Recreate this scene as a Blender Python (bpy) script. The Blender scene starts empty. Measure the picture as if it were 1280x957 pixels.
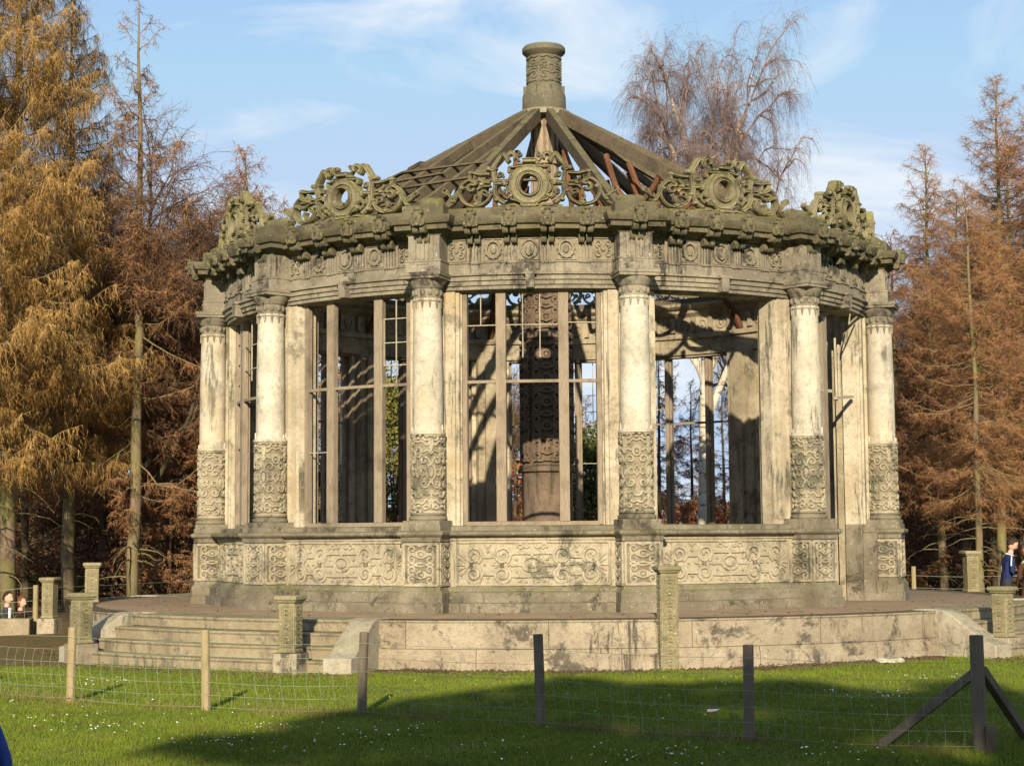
import bpy, math, random
import numpy as np
from mathutils import Vector, Matrix

random.seed(7)
rng = np.random.default_rng(7)
S = bpy.context.scene
COL = S.collection
PI = math.pi
rad = math.radians
TZ = 0.655                     # terrace floor level
TH0 = -17.28                   # bearing of the first front column, degrees

# ------------------------------------------------------------------ materials
class NT:
    def __init__(s, name):
        s.m = bpy.data.materials.new(name); s.m.use_nodes = True
        s.t = s.m.node_tree; s.n = s.t.nodes; s.l = s.t.links
        s.b = s.n['Principled BSDF']; s.b.inputs['Roughness'].default_value = 0.9
        s.b.inputs['Specular IOR Level'].default_value = 0.2
        s.pos = s.n.new('ShaderNodeNewGeometry')
    def put(s, sock, v):
        if hasattr(v, 'is_linked') or hasattr(v, 'links'): s.l.new(v, sock)
        elif isinstance(v, (tuple, list)) and len(v) == 3 and sock.type == 'RGBA': sock.default_value = (*v, 1)
        else: sock.default_value = v
    def noise(s, scale, detail=4, rough=.6, stretch=None, dist=0, coord=None):
        n = s.n.new('ShaderNodeTexNoise'); n.inputs['Scale'].default_value = scale
        n.inputs['Detail'].default_value = detail; n.inputs['Roughness'].default_value = rough
        n.inputs['Distortion'].default_value = dist
        c = coord or s.pos.outputs['Position']
        if stretch:
            m = s.n.new('ShaderNodeVectorMath'); m.operation = 'MULTIPLY'; s.l.new(c, m.inputs[0])
            m.inputs[1].default_value = stretch; c = m.outputs[0]
        s.l.new(c, n.inputs['Vector']); return n.outputs['Fac']
    def ramp(s, f, a, b, lo=0., hi=1.):
        r = s.n.new('ShaderNodeMapRange'); r.clamp = True
        s.l.new(f, r.inputs[0]); r.inputs[1].default_value = a; r.inputs[2].default_value = b
        r.inputs[3].default_value = lo; r.inputs[4].default_value = hi; return r.outputs[0]
    def math(s, op, a, b=0.):
        m = s.n.new('ShaderNodeMath'); m.operation = op; s.put(m.inputs[0], a); s.put(m.inputs[1], b); return m.outputs[0]
    def mix(s, f, a, b, mode='MIX'):
        m = s.n.new('ShaderNodeMix'); m.data_type = 'RGBA'; m.blend_type = mode
        s.put(m.inputs[0], f); s.put(m.inputs[6], a); s.put(m.inputs[7], b); return m.outputs[2]
    def xyz(s, v):
        x = s.n.new('ShaderNodeSeparateXYZ'); s.l.new(v, x.inputs[0]); return x.outputs
    def col(s, c): s.put(s.b.inputs['Base Color'], c)
    def bump(s, h, strength=.3, dist=.02):
        b = s.n.new('ShaderNodeBump'); b.inputs['Strength'].default_value = strength; b.inputs['Distance'].default_value = dist
        s.l.new(h, b.inputs['Height']); s.l.new(b.outputs[0], s.b.inputs['Normal'])

def stone(name, c1, c2, dark=(.09, .085, .06), darkamt=.55, moss=(.13, .14, .03), mossamt=.6, lichen=.5, streak=.6, blocks=None, allmoss=0.):
    k = NT(name)
    c = k.mix(k.ramp(k.noise(1.7, 5), .4, .6), c1, c2)
    c = k.mix(k.ramp(k.noise(11, 6, .75), .5, .64, 0, .6), c, tuple(x * .5 for x in c1))
    c = k.mix(k.ramp(k.noise(48, 3, .7), .54, .66, 0, .6), c, tuple(x * .42 for x in c1))
    c = k.mix(k.ramp(k.noise(.75, 4, .6, (1, 1, .8)), .54, .66, 0, .4), c, (.42, .29, .13) if sum(c1) > 1.2 else tuple(x * .7 for x in c1))
    st = k.math('MULTIPLY', k.ramp(k.noise(5.5, 7, .75, (1, 1, .11), .4), .52, .6, 0, streak), k.ramp(k.noise(.9, 4), .46, .56))
    c = k.mix(st, c, tuple(d * .9 for d in dark))
    dk = k.math('MULTIPLY', k.ramp(k.noise(1.6, 10, .8, None, .4), .535, .6), darkamt)
    c = k.mix(dk, c, dark)
    nz = k.xyz(k.pos.outputs['Normal'])[2]
    up = k.math('ADD', k.ramp(nz, .15, .8, 0, mossamt), allmoss)
    mo = k.math('MULTIPLY', up, k.ramp(k.noise(4.5, 6, .7), .38, .6))
    c = k.mix(mo, c, moss)
    if lichen:
        li = k.ramp(k.noise(26, 3, .55), .66, .7, 0, lichen)
        c = k.mix(li, c, (.62, .58, .44))
    if blocks:
        p = k.xyz(k.pos.outputs['Position'])
        ang = k.math('MULTIPLY', k.math('ARCTAN2', p[0], k.math('MULTIPLY', p[1], -1.)), blocks[0])
        cmb = k.n.new('ShaderNodeCombineXYZ'); k.l.new(ang, cmb.inputs[0]); k.l.new(k.math('ADD', p[2], .10), cmb.inputs[1])
        br = k.n.new('ShaderNodeTexBrick'); k.l.new(cmb.outputs[0], br.inputs['Vector'])
        br.inputs['Scale'].default_value = 1.0; br.inputs['Mortar Size'].default_value = .006; br.inputs['Mortar Smooth'].default_value = .3
        br.inputs['Brick Width'].default_value = blocks[1]; br.inputs['Row Height'].default_value = blocks[2]
        br.inputs['Color1'].default_value = (1, 1, 1, 1); br.inputs['Color2'].default_value = (.74, .72, .7, 1); br.inputs['Mortar'].default_value = (.35, .32, .28, 1)
        c = k.mix(1., c, br.outputs['Color'], 'MULTIPLY')
    k.col(c)
    h = k.math('ADD', k.noise(45, 5, .7), k.math('MULTIPLY', k.noise(9, 4), .8))
    k.bump(h, .55, .012)
    k.b.inputs['Roughness'].default_value = .93
    return k.m

M = {}
M['shaft'] = stone('pale_column_stone', (.58, .52, .405), (.45, .395, .30), darkamt=.28, mossamt=.2, lichen=.3, streak=.8)
M['carved'] = stone('carved_stone', (.42, .36, .25), (.30, .255, .17), darkamt=.8, mossamt=.5, lichen=.55)
M['relief'] = stone('panel_carving_stone', (.42, .36, .25), (.31, .265, .18), darkamt=.8, mossamt=.4, lichen=.45)
M['ground'] = stone('carved_stone_field', (.30, .25, .165), (.21, .175, .115), darkamt=.8, mossamt=.4, lichen=.4)
M['wall'] = stone('dressed_stone', (.50, .43, .31), (.37, .31, .21), darkamt=.6, mossamt=.4, lichen=.35, streak=.9)
M['plinth'] = stone('plinth_stone', (.235, .2, .14), (.15, .126, .086), dark=(.05, .044, .03), darkamt=.85, mossamt=.6, lichen=.4)
M['entab'] = stone('entablature_stone', (.30, .258, .185), (.175, .15, .108), dark=(.034, .031, .026), darkamt=.85, mossamt=.5, lichen=.5, streak=.9)
M['cornice'] = stone('mossy_cornice_stone', (.155, .13, .085), (.09, .076, .05), dark=(.026, .024, .018), darkamt=.85, moss=(.16, .155, .03), mossamt=.85, lichen=.4, allmoss=.15)
M['crest'] = stone('lichened_crest_stone', (.23, .198, .125), (.13, .11, .065), dark=(.04, .036, .024), darkamt=.8, moss=(.24, .22, .07), mossamt=.75, lichen=.5, allmoss=.18)
M['inner'] = stone('interior_stone', (.38, .32, .21), (.26, .21, .14), darkamt=.75, mossamt=.2, lichen=.1)
M['terr'] = stone('terrace_wall_stone', (.39, .325, .225), (.29, .235, .16), dark=(.07, .06, .045), darkamt=.85, mossamt=.3, lichen=.45, streak=.9, blocks=(8.4, 1.9, .38))
M['step'] = stone('worn_step_stone', (.33, .27, .17), (.26, .21, .13), darkamt=.65, mossamt=.55, lichen=.35)
M['floor'] = stone('terrace_floor', (.29, .205, .125), (.235, .165, .10), darkamt=.45, mossamt=.12, lichen=.15, streak=.0)
M['ped'] = stone('mossy_pedestal_stone', (.31, .26, .155), (.21, .175, .10), darkamt=.65, moss=(.19, .19, .06), mossamt=.5, lichen=.5, allmoss=.18)
M['cheek'] = stone('pale_cheek_stone', (.42, .365, .265), (.33, .28, .195), darkamt=.6, mossamt=.4, lichen=.6)
M['chim'] = stone('chimney_stone', (.18, .155, .10), (.13, .115, .075), darkamt=.6, mossamt=.6, lichen=.25)
M['brownstone'] = stone('brown_stack_stone', (.19, .135, .09), (.14, .10, .068), dark=(.05, .04, .03), darkamt=.6, mossamt=.1, lichen=.08)
M['soil'] = stone('crumbled_soil', (.11, .075, .04), (.08, .055, .03), darkamt=.4, mossamt=.0, lichen=.1)

def wood(name, c1, c2, axis=(6, 6, .7), sc=6., moss=0.):
    k = NT(name)
    tc = k.n.new('ShaderNodeTexCoord')
    f = k.noise(sc, 6, .7, axis, 1.)
    c = k.mix(k.ramp(f, .3, .7), c1, c2)
    c = k.mix(k.ramp(k.noise(2.3, 5), .5, .7, 0, .6), c, tuple(x * .45 for x in c2))
    if moss:
        nz = k.xyz(k.pos.outputs['Normal'])[2]
        c = k.mix(k.math('MULTIPLY', k.ramp(nz, .2, .8, 0, moss), k.ramp(k.noise(5, 5), .4, .6)), c, (.16, .16, .05))
    k.col(c); k.bump(f, .5, .01); return k.m
M['mullion'] = wood('weathered_mullion_wood', (.31, .25, .175), (.19, .145, .10))
M['glazing'] = wood('pale_flaking_paint', (.48, .43, .31), (.25, .21, .14))
M['rafter'] = wood('old_rafter_wood', (.15, .115, .07), (.075, .058, .038), (3, 3, 3), 4., .45)
M['brace'] = wood('red_brown_brace_wood', (.19, .085, .04), (.10, .045, .025), (3, 3, 3), 4.)
M['cream'] = wood('flaking_cream_paint', (.40, .34, .24), (.17, .09, .045), (5, 5, .5), 5.)
M['postpale'] = wood('pale_fence_wood', (.36, .28, .15), (.24, .19, .1))
M['postshade'] = wood('tree_shaded_fence_wood', (.2, .155, .105), (.12, .095, .065))  # fence wood darkened for the posts that stand in tree shade

def plain(name, c, rough=.8, var=.25, sc=8., metal=0.):
    k = NT(name)
    k.col(k.mix(k.ramp(k.noise(sc, 4), .35, .65), c, tuple(x * (1 - var) for x in c)))
    k.b.inputs['Roughness'].default_value = rough; k.b.inputs['Metallic'].default_value = metal; return k.m
M['wire'] = plain('galvanised_wire', (.26, .33, .22), .6)
M['iron'] = plain('rusty_iron_bar', (.11, .075, .05))
M['skin'] = plain('skin', (.62, .36, .26), .6, .12)
M['navy'] = plain('navy_cloth', (.018, .028, .1), .85)
M['white'] = plain('white_cloth', (.75, .74, .72), .85, .1)
M['browncoat'] = plain('brown_coat_cloth', (.075, .035, .02), .9)
M['fur'] = plain('cream_fur', (.5, .43, .32), .95)
M['hairdark'] = plain('dark_brown_hair', (.035, .02, .012), .6)
M['hairred'] = plain('auburn_hair', (.2, .06, .022), .6)
M['trousers'] = plain('dark_trousers', (.04, .04, .05), .9)
M['skirt'] = plain('rust_brown_cloth', (.16, .05, .025), .9)
M['bluecoat'] = plain('blue_jacket_cloth', (.03, .06, .24), .8)
M['greycoat'] = plain('charcoal_cloth', (.06, .055, .055), .9)
M['shoe'] = plain('black_shoes', (.02, .02, .02), .5)
M['rock'] = stone('loose_rock', (.5, .45, .35), (.42, .37, .27), darkamt=.2)
M['paper'] = plain('paper_scrap', (.75, .55, .6), .8)
M['leaf'] = plain('fallen_leaf', (.26, .13, .05), .8, .5, 3.)
M['petal'] = plain('daisy_petal', (.85, .85, .8), .8, .05)

def bark(name, c1, c2, moss, white=None):
    k = NT(name)
    f = k.noise(7, 6, .7, (1, 1, .3))
    c = k.mix(k.ramp(f, .35, .65), c1, c2)
    if white:
        m = k.ramp(k.noise(5, 4, .6, (.6, .6, 2.2), .5), .56, .62)
        z = k.xyz(k.pos.outputs['Position'])[2]
        c = k.mix(k.math('MULTIPLY', m, .9), c, white)
        c = k.mix(k.ramp(z, 1.0, 2.6, .75, 0), c, (.2, .19, .2))
    c = k.mix(k.math('MULTIPLY', k.ramp(k.noise(1.3, 4), .42, .62), moss), c, (.15, .15, .035))
    k.col(c); k.bump(f, .8, .03); return k.m
M['bark'] = bark('larch_bark', (.22, .165, .1), (.13, .095, .06), .6)
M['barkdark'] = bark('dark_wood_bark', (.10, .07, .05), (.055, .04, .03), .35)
M['birch'] = bark('white_birch_bark', (.66, .58, .47), (.5, .42, .32), .25, (.05, .045, .04))
def twig(name, c1, c2, sc=.8):
    k = NT(name)
    c = k.mix(k.ramp(k.noise(sc, 3), .35, .65), c1, c2)
    k.col(k.mix(k.ramp(k.noise(9, 2), .4, .6, 0, .6), c, tuple(x * .5 for x in c2))); return k.m
M['twiglarch'] = twig('golden_larch_twigs', (.68, .43, .15), (.54, .31, .10))
M['twigred'] = twig('russet_larch_twigs', (.50, .27, .12), (.37, .18, .085))
M['twigbirch'] = twig('purple_birch_twigs', (.31, .22, .19), (.23, .16, .145))
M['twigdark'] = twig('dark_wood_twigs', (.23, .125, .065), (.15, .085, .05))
M['spruce'] = twig('shade_dark_spruce_needles', (.028, .034, .014), (.016, .02, .010), 1.5)  # needles near black: the wood's inner shade is put into this colour
M['ivy'] = twig('ivy_leaves', (.13, .14, .03), (.07, .09, .02), 2.)
M['ivyyellow'] = twig('yellow_green_ivy_leaves', (.24, .22, .05), (.14, .14, .03), 2.)
M['beech'] = twig('dry_beech_leaves', (.42, .15, .04), (.28, .09, .03), 2.)

def grass_mat(name, blades):
    k = NT(name)
    c = k.mix(k.ramp(k.noise(.55, 5), .35, .65), (.125, .175, .012), (.18, .215, .02))
    c = k.mix(k.ramp(k.noise(2.1, 6, .7), .5, .64, 0, .75), c, (.17, .145, .04))
    c = k.mix(k.ramp(k.noise(.9, 5, .7), .55, .66, 0, .6), c, (.07, .105, .012))
    c = k.mix(k.ramp(k.noise(60, 3), .3, .7, 0, .5), c, (.06, .085, .01))
    if not blades:
        p = k.pos.outputs['Position']; x = k.xyz(p)
        r = k.math('SQRT', k.math('ADD', k.math('MULTIPLY', x[0], x[0]), k.math('MULTIPLY', x[1], x[1])))
        rr = k.math('ADD', r, k.ramp(k.noise(1.6, 5, .7), .2, .8, -.75, .75))
        c = k.mix(k.ramp(rr, 9.35, 9.0), c, (.10, .066, .03))
        wood_d = k.math('ADD', k.ramp(k.noise(.6, 5), .3, .7, -2., 2.), x[1])
        side = k.math('MULTIPLY', k.ramp(x[0], -6.8, -7.6), k.ramp(wood_d, -8, -5.5))
        c = k.mix(side, c, k.mix(k.ramp(k.noise(2, 5), .4, .6), (.15, .09, .03), (.11, .09, .025)))
        c = k.mix(k.ramp(wood_d, 5., 9.), c, (.10, .065, .03))
    k.col(c)
    if not blades: k.bump(k.noise(40, 4, .7), .6, .04)
    return k.m
M['grass'] = grass_mat('lawn_soil_and_grass', False)
M['blade'] = grass_mat('grass_blades', True)
M['dryblade'] = plain('dry_grass_blades', (.24, .21, .06), .9, .5, 3.)
k = NT('hazed_wood_hill'); k.col(k.mix(k.ramp(k.noise(.08, 6, .7), .4, .6), (.16, .12, .12), (.11, .085, .085))); M['hill'] = k.m  # purple-brown carries distance haze in the colour

# ------------------------------------------------------------------ mesh helpers
def tag(o, label=None, cat=None, group=None, kind=None):
    if label: o['label'] = label
    if cat: o['category'] = cat
    if group: o['group'] = group
    if kind: o['kind'] = kind
    return o
def empty(name, loc=(0, 0, 0), rz=0, parent=None):
    o = bpy.data.objects.new(name, None); COL.objects.link(o); o.empty_display_size = .2
    o.location = loc; o.rotation_euler = (0, 0, rz)
    if parent: o.parent = parent
    return o
def link(name, me, parent=None, rz=0, loc=(0, 0, 0)):
    o = bpy.data.objects.new(name, me); COL.objects.link(o); o.rotation_euler = (0, 0, rz); o.location = loc
    if parent: o.parent = parent
    return o
def copy_tree(o, parent=None):
    c = o.copy(); COL.objects.link(c); c.parent = parent
    for ch in list(o.children): copy_tree(ch, c)
    return c

class MB:
    def __init__(s): s.v = []; s.f = []; s.mi = []; s.cur = 0
    def add(s, vs, fs):
        b = len(s.v); s.v.extend(tuple(x) for x in vs)
        for f in fs: s.f.append(tuple(b + i for i in f)); s.mi.append(s.cur)
    def box(s, c, size, mat=None, top=1.):
        x, y, z = (q / 2 for q in size)
        P = [(-x, -y, -z), (x, -y, -z), (x, y, -z), (-x, y, -z), (-x * top, -y * top, z), (x * top, -y * top, z), (x * top, y * top, z), (-x * top, y * top, z)]
        if mat: P = [mat @ Vector(p) for p in P]
        P = [(p[0] + c[0], p[1] + c[1], p[2] + c[2]) for p in P]
        s.add(P, [(3, 2, 1, 0), (4, 5, 6, 7), (0, 1, 5, 4), (1, 2, 6, 5), (2, 3, 7, 6), (3, 0, 4, 7)])
    def beam(s, a, b, w, h, up=(0, 0, 1)):
        a = Vector(a); b = Vector(b); d = b - a; L = d.length; d.normalize()
        side = d.cross(Vector(up)); side.normalize(); u = side.cross(d)
        m = Matrix((side, d, u)).transposed(); c = (a + b) / 2
        s.box(c, (w, L, h), m)
    def prism(s, poly, z0, z1):        # poly: plan points counter-clockwise
        n = len(poly)
        s.add([(x, y, z0) for x, y in poly] + [(x, y, z1) for x, y in poly],
              [tuple(range(n - 1, -1, -1)), tuple(range(n, 2 * n))] + [(i, (i + 1) % n, n + (i + 1) % n, n + i) for i in range(n)])
    def ring(s, prof, t0, t1, n, rf=None):       # revolve closed (r,z) profile, angles in degrees
        m = len(prof); vs = []; full = abs(t1 - t0) >= 359.9
        for i in range(n if full else n + 1):
            t = rad(t0 + (t1 - t0) * i / n); dr = rf(math.degrees(t)) if rf else 0
            for r, z in prof: vs.append(((r + dr) * math.sin(t), -(r + dr) * math.cos(t), z))
        fs = []
        for i in range(n):
            a = i * m; b = ((i + 1) % n if full else i + 1) * m
            for j in range(m):
                q = (j + 1) % m; fs.append((a + j, b + j, b + q, a + q))
        if not full: fs += [tuple(range(m)), tuple(range(n * m + m - 1, n * m - 1, -1))]
        s.add(vs, fs)
    def lathe(s, prof, n=32, c=(0, 0)):      # open profile from bottom to top, closed by caps
        m = len(prof); vs = []
        for i in range(n):
            t = 2 * PI * i / n
            for r, z in prof: vs.append((c[0] + r * math.cos(t), c[1] + r * math.sin(t), z))
        fs = []
        for i in range(n):
            a = i * m; b = ((i + 1) % n) * m
            for j in range(m - 1): fs.append((a + j, b + j, b + j + 1, a + j + 1))
        fs.append(tuple(i * m for i in range(n - 1, -1, -1))); fs.append(tuple(i * m + m - 1 for i in range(n)))
        s.add(vs, fs)
    def sqlathe(s, prof, c=(0, 0), mat=None):        # square-plan moulding: (half width, z)
        m = len(prof); vs = []
        for sx, sy in ((-1, -1), (1, -1), (1, 1), (-1, 1)):
            for r, z in prof: vs.append((c[0] + sx * r, c[1] + sy * r, z))
        fs = []
        for i in range(4):
            a = i * m; b = ((i + 1) % 4) * m
            for j in range(m - 1): fs.append((a + j, b + j, b + j + 1, a + j + 1))
        fs.append(tuple(i * m for i in range(3, -1, -1))); fs.append(tuple(i * m + m - 1 for i in range(4)))
        s.add(vs, fs)
    def tube(s, pts, r, n=6):
        pts = [Vector(p) for p in pts]; N = len(pts); rs = r if isinstance(r, (list, tuple)) else [r] * N; vs = []
        prev = None
        for i, p in enumerate(pts):
            d = (pts[min(i + 1, N - 1)] - pts[max(i - 1, 0)]).normalized()
            a = prev if prev else (Vector((1, 0, 0)) if abs(d.x) < .8 else Vector((0, 1, 0)))
            u = (a - d * a.dot(d)).normalized(); w = d.cross(u); prev = u
            for j in range(n):
                t = 2 * PI * j / n; vs.append(p + (u * math.cos(t) + w * math.sin(t)) * rs[i])
        fs = [(i * n + j, i * n + (j + 1) % n, (i + 1) * n + (j + 1) % n, (i + 1) * n + j) for i in range(N - 1) for j in range(n)]
        fs += [tuple(range(n - 1, -1, -1)), tuple((N - 1) * n + j for j in range(n))]
        s.add(vs, fs)
    def stroke(s, pts, mp, sec, wf=None, closed=False):     # sweep a section [(offset, height)] along a 2-D line laid on a surface
        N = len(pts); k_ = len(sec); vs = []
        for i in range(N):
            if closed: a = pts[i - 1]; b = pts[(i + 1) % N]
            else: a = pts[max(i - 1, 0)]; b = pts[min(i + 1, N - 1)]
            dx = b[0] - a[0]; dy = b[1] - a[1]; L = math.hypot(dx, dy) or 1; nx = -dy / L; ny = dx / L
            w = wf(i / (N - 1)) if wf else 1
            for o, h in sec: vs.append(mp(pts[i][0] + nx * o * w, pts[i][1] + ny * o * w, h))
        fs = []
        for i in range(N if closed else N - 1):
            a = i * k_; b = ((i + 1) % N) * k_
            for j in range(k_): q = (j + 1) % k_; fs.append((a + j, a + q, b + q, b + j))
        if not closed: fs += [tuple(range(k_ - 1, -1, -1)), tuple((N - 1) * k_ + j for j in range(k_))]
        s.add(vs, fs)
    def boss(s, c, a, b, h, mp, n=14):      # raised oval dome on a surface
        vs = []
        for rr, hh in ((1., 0.), (.92, .55), (.6, .9)):
            for i in range(n): t = 2 * PI * i / n; vs.append(mp(c[0] + a * rr * math.cos(t), c[1] + b * rr * math.sin(t), h * hh))
        vs.append(mp(c[0], c[1], h))
        fs = [(l * n + i, l * n + (i + 1) % n, (l + 1) * n + (i + 1) % n, (l + 1) * n + i) for l in range(2) for i in range(n)]
        fs += [(2 * n + i, 2 * n + (i + 1) % n, 3 * n) for i in range(n)]
        s.add(vs, fs)
    def erode(s, amp, freq):
        from mathutils import noise
        s.v = [tuple(Vector(p) + noise.noise_vector(Vector(p) * freq) * amp + noise.noise_vector(Vector(p) * freq * 3.1) * amp * .5) for p in s.v]
    def mesh(s, name, mats, smooth=35):
        me = bpy.data.meshes.new(name); me.from_pydata(s.v, [], s.f)
        for m in (mats if isinstance(mats, (list, tuple)) else [mats]): me.materials.append(m)
        if any(s.mi): me.polygons.foreach_set('material_index', s.mi)
        if smooth: me.shade_smooth(); me.set_sharp_from_angle(angle=rad(smooth))
        me.update(); return me
    def build(s, name, mats, parent=None, smooth=35, bevel=0, rz=0, loc=(0, 0, 0)):
        o = link(name, s.mesh(name, mats, smooth), parent, rz, loc)
        if bevel:
            b = o.modifiers.new('Bevel', 'BEVEL'); b.width = bevel; b.segments = 2; b.limit_method = 'ANGLE'; b.angle_limit = rad(40)
        return o

def crom(P, k_=6, closed=False):
    out = []; N = len(P)
    for i in range(N if closed else N - 1):
        p = [P[(i + d) % N] if closed else P[min(max(i + d, 0), N - 1)] for d in (-1, 0, 1, 2)]
        for j in range(k_):
            t = j / k_
            out.append(tuple(.5 * (2 * p[1][c] + (p[2][c] - p[0][c]) * t + (2 * p[0][c] - 5 * p[1][c] + 4 * p[2][c] - p[3][c]) * t * t + (3 * p[1][c] - p[0][c] - 3 * p[2][c] + p[3][c]) * t ** 3) for c in range(len(P[0]))))
    if not closed: out.append(tuple(P[-1]))
    return out
def spiral(cx, cy, r0, r1, a0, a1, n=18):
    return [(cx + (r0 + (r1 - r0) * i / n) * math.cos(rad(a0 + (a1 - a0) * i / n)), cy + (r0 + (r1 - r0) * i / n) * math.sin(rad(a0 + (a1 - a0) * i / n))) for i in range(n + 1)]
def oval(cx, cy, a, b, n=22): return [(cx + a * math.cos(2 * PI * i / n), cy + b * math.sin(2 * PI * i / n)) for i in range(n)]
def strap(w, h): return [(-w / 2, -.004), (-w / 2, h * .75), (-w * .36, h), (w * .36, h), (w / 2, h * .75), (w / 2, -.004)]
def bar(w, d): return [(-w / 2, -d), (-w / 2, d * .55), (-w * .38, d * .62), (-w * .3, d), (-w * .12, d * .8), (w * .12, d * .8), (w * .3, d), (w * .38, d * .62), (w / 2, d * .55), (w / 2, -d)]
def arcmap(R): return lambda u, v, h: ((R + h) * math.sin(u / R), -(R + h) * math.cos(u / R), v)
def pol(r, t): return (r * math.sin(rad(t)), -r * math.cos(rad(t)))

# ------------------------------------------------------------------ world, sun, camera
def setup():
    w = bpy.data.worlds.new('World'); S.world = w; w.use_nodes = True
    nt = w.node_tree; N = nt.nodes; Lk = nt.links
    sky = N.new('ShaderNodeTexSky'); sky.sky_type = 'NISHITA'; sky.sun_disc = False
    sky.sun_elevation = rad(21); sky.sun_rotation = rad(180); sky.air_density = 1.0; sky.dust_density = .0; sky.altitude = 300; sky.ozone_density = 1.6
    tc = N.new('ShaderNodeTexCoord'); mp = N.new('ShaderNodeMapping'); Lk.new(tc.outputs['Generated'], mp.inputs[0])
    mp.inputs['Rotation'].default_value = (0, rad(24), rad(12)); mp.inputs['Scale'].default_value = (2.2, 1.6, 7.)
    nz = N.new('ShaderNodeTexNoise'); nz.inputs['Scale'].default_value = 2.3; nz.inputs['Detail'].default_value = 8; nz.inputs['Roughness'].default_value = .55; nz.inputs['Distortion'].default_value = .7
    Lk.new(mp.outputs[0], nz.inputs['Vector'])
    mr = N.new('ShaderNodeMapRange'); Lk.new(nz.outputs['Fac'], mr.inputs[0]); mr.inputs[1].default_value = .47; mr.inputs[2].default_value = .66; mr.inputs[3].default_value = 0.16; mr.inputs[4].default_value = .95
    mx = N.new('ShaderNodeMix'); mx.data_type = 'RGBA'; Lk.new(mr.outputs[0], mx.inputs[0]); tint = N.new('ShaderNodeMix'); tint.data_type = 'RGBA'; tint.blend_type = 'MULTIPLY'; tint.inputs[0].default_value = 1; Lk.new(sky.outputs[0], tint.inputs[6]); tint.inputs[7].default_value = (.88, .94, 1.08, 1); lim = N.new('ShaderNodeMix'); lim.data_type = 'RGBA'; lim.blend_type = 'DARKEN'; lim.inputs[0].default_value = 1; Lk.new(tint.outputs[2], lim.inputs[6]); lim.inputs[7].default_value = (2.9, 4.05, 5.65, 1); Lk.new(lim.outputs[2], mx.inputs[6]); mx.inputs[7].default_value = (*CLOUD, 1)
    bg = N['Background']; bg.inputs[1].default_value = SKYSTR; Lk.new(mx.outputs[2], bg.inputs[0])
    su = bpy.data.lights.new('sun', 'SUN'); su.energy = 5.0; su.angle = rad(.5); su.color = (1, .88, .68)
    so = bpy.data.objects.new('sun', su); COL.objects.link(so)
    d = Vector((SUNX, math.cos(rad(20.5)), -math.sin(rad(20.5))))
    so.rotation_euler = d.to_track_quat('-Z', 'Y').to_euler(); so.location = (0, -60, 30)
    # camera solved from the column positions
    D, f, roll, pitch, yaw, CZ = 32.06, 2204.56, -.006964, .086714, -.019665, 1.765
    c, s = math.cos(yaw), math.sin(yaw); cp, sp = math.cos(pitch), math.sin(pitch); cr, sr = math.cos(roll), math.sin(roll)
    e1 = Vector((c, -s, 0)); e2 = Vector((s, c, 0)); ez = Vector((0, 0, 1)); F = cp * e2 + sp * ez; e3 = -sp * e2 + cp * ez
    R = cr * e1 + sr * e3; U = -sr * e1 + cr * e3
    cam = bpy.data.cameras.new('camera'); cam.sensor_width = 36; cam.sensor_fit = 'HORIZONTAL'; cam.lens = f / 1280 * 36; cam.clip_end = 3000; cam.clip_start = .1
    co = bpy.data.objects.new('camera', cam); COL.objects.link(co)
    m = Matrix((R, U, -F)).transposed().to_4x4(); m.translation = (0, -D, CZ); co.matrix_world = m
    S.camera = co
    S.view_settings.view_transform = 'Standard'; S.view_settings.look = 'None'; S.view_settings.gamma = 1; S.view_settings.exposure = EXPO
    S.view_settings.use_curve_mapping = False
CLOUD = (5.2, 5.7, 6.2); SKYSTR = .105; EXPO = .6; SUNX = .03
setup()

# ------------------------------------------------------------------ ground and far hill
def gz(x, y):
    z = .025 * math.sin(x * .7 + 1) * math.cos(y * .5)
    z -= .32 * math.exp(-(((x + 11.3) / 1.6) ** 2 + ((y - 3.6) / 1.7) ** 2))
    z -= .22 * math.exp(-(((x - 9.5) / 1.2) ** 2 + ((y - 1.8) / 1.4) ** 2))
    return z
def ground():
    xs = [-700, -350, -180, -100, -60, -40] + [-30 + 1. * i for i in range(12)] + [-18 + .5 * i for i in range(73)] + [19 + 1. * i for i in range(12)] + [40, 60, 100, 180, 350, 700]
    ys = [-500, -250, -120, -70, -50, -40] + [-34 + .5 * i for i in range(92)] + [13 + i for i in range(10)] + [25, 30, 40, 60, 90, 140, 220, 350, 600, 1000]
    n = len(xs); mb = MB()
    mb.add([(x, y, gz(x, y)) for y in ys for x in xs], [(j * n + i, j * n + i + 1, (j + 1) * n + i + 1, (j + 1) * n + i) for j in range(len(ys) - 1) for i in range(n - 1)])
    tag(mb.build('ground', M['grass']), kind='structure')
    r = random.Random(3); mb = MB(); vs = []; N = 240
    for i in range(N + 1):
        x = -260 + 520 * i / N
        h = 6.5 + 2.2 * math.sin(x * .02 + 1) + 1.1 * math.sin(x * .11) + r.uniform(-.5, .5) + (3. if 38 < x < 46 else 0) * (1 - abs(x - 42) / 5)
        vs += [(x, 300, -1), (x, 300 + r.uniform(-2, 2), h * .8), (x, 306, h), (x, 340, h * .9), (x, 380, -1)]
    mb.add(vs, [(i * 5 + j, (i + 1) * 5 + j, (i + 1) * 5 + j + 1, i * 5 + j + 1) for i in range(N) for j in range(4)])
    tag(mb.build('hill', M['hill']), kind='structure')
ground()

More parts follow.
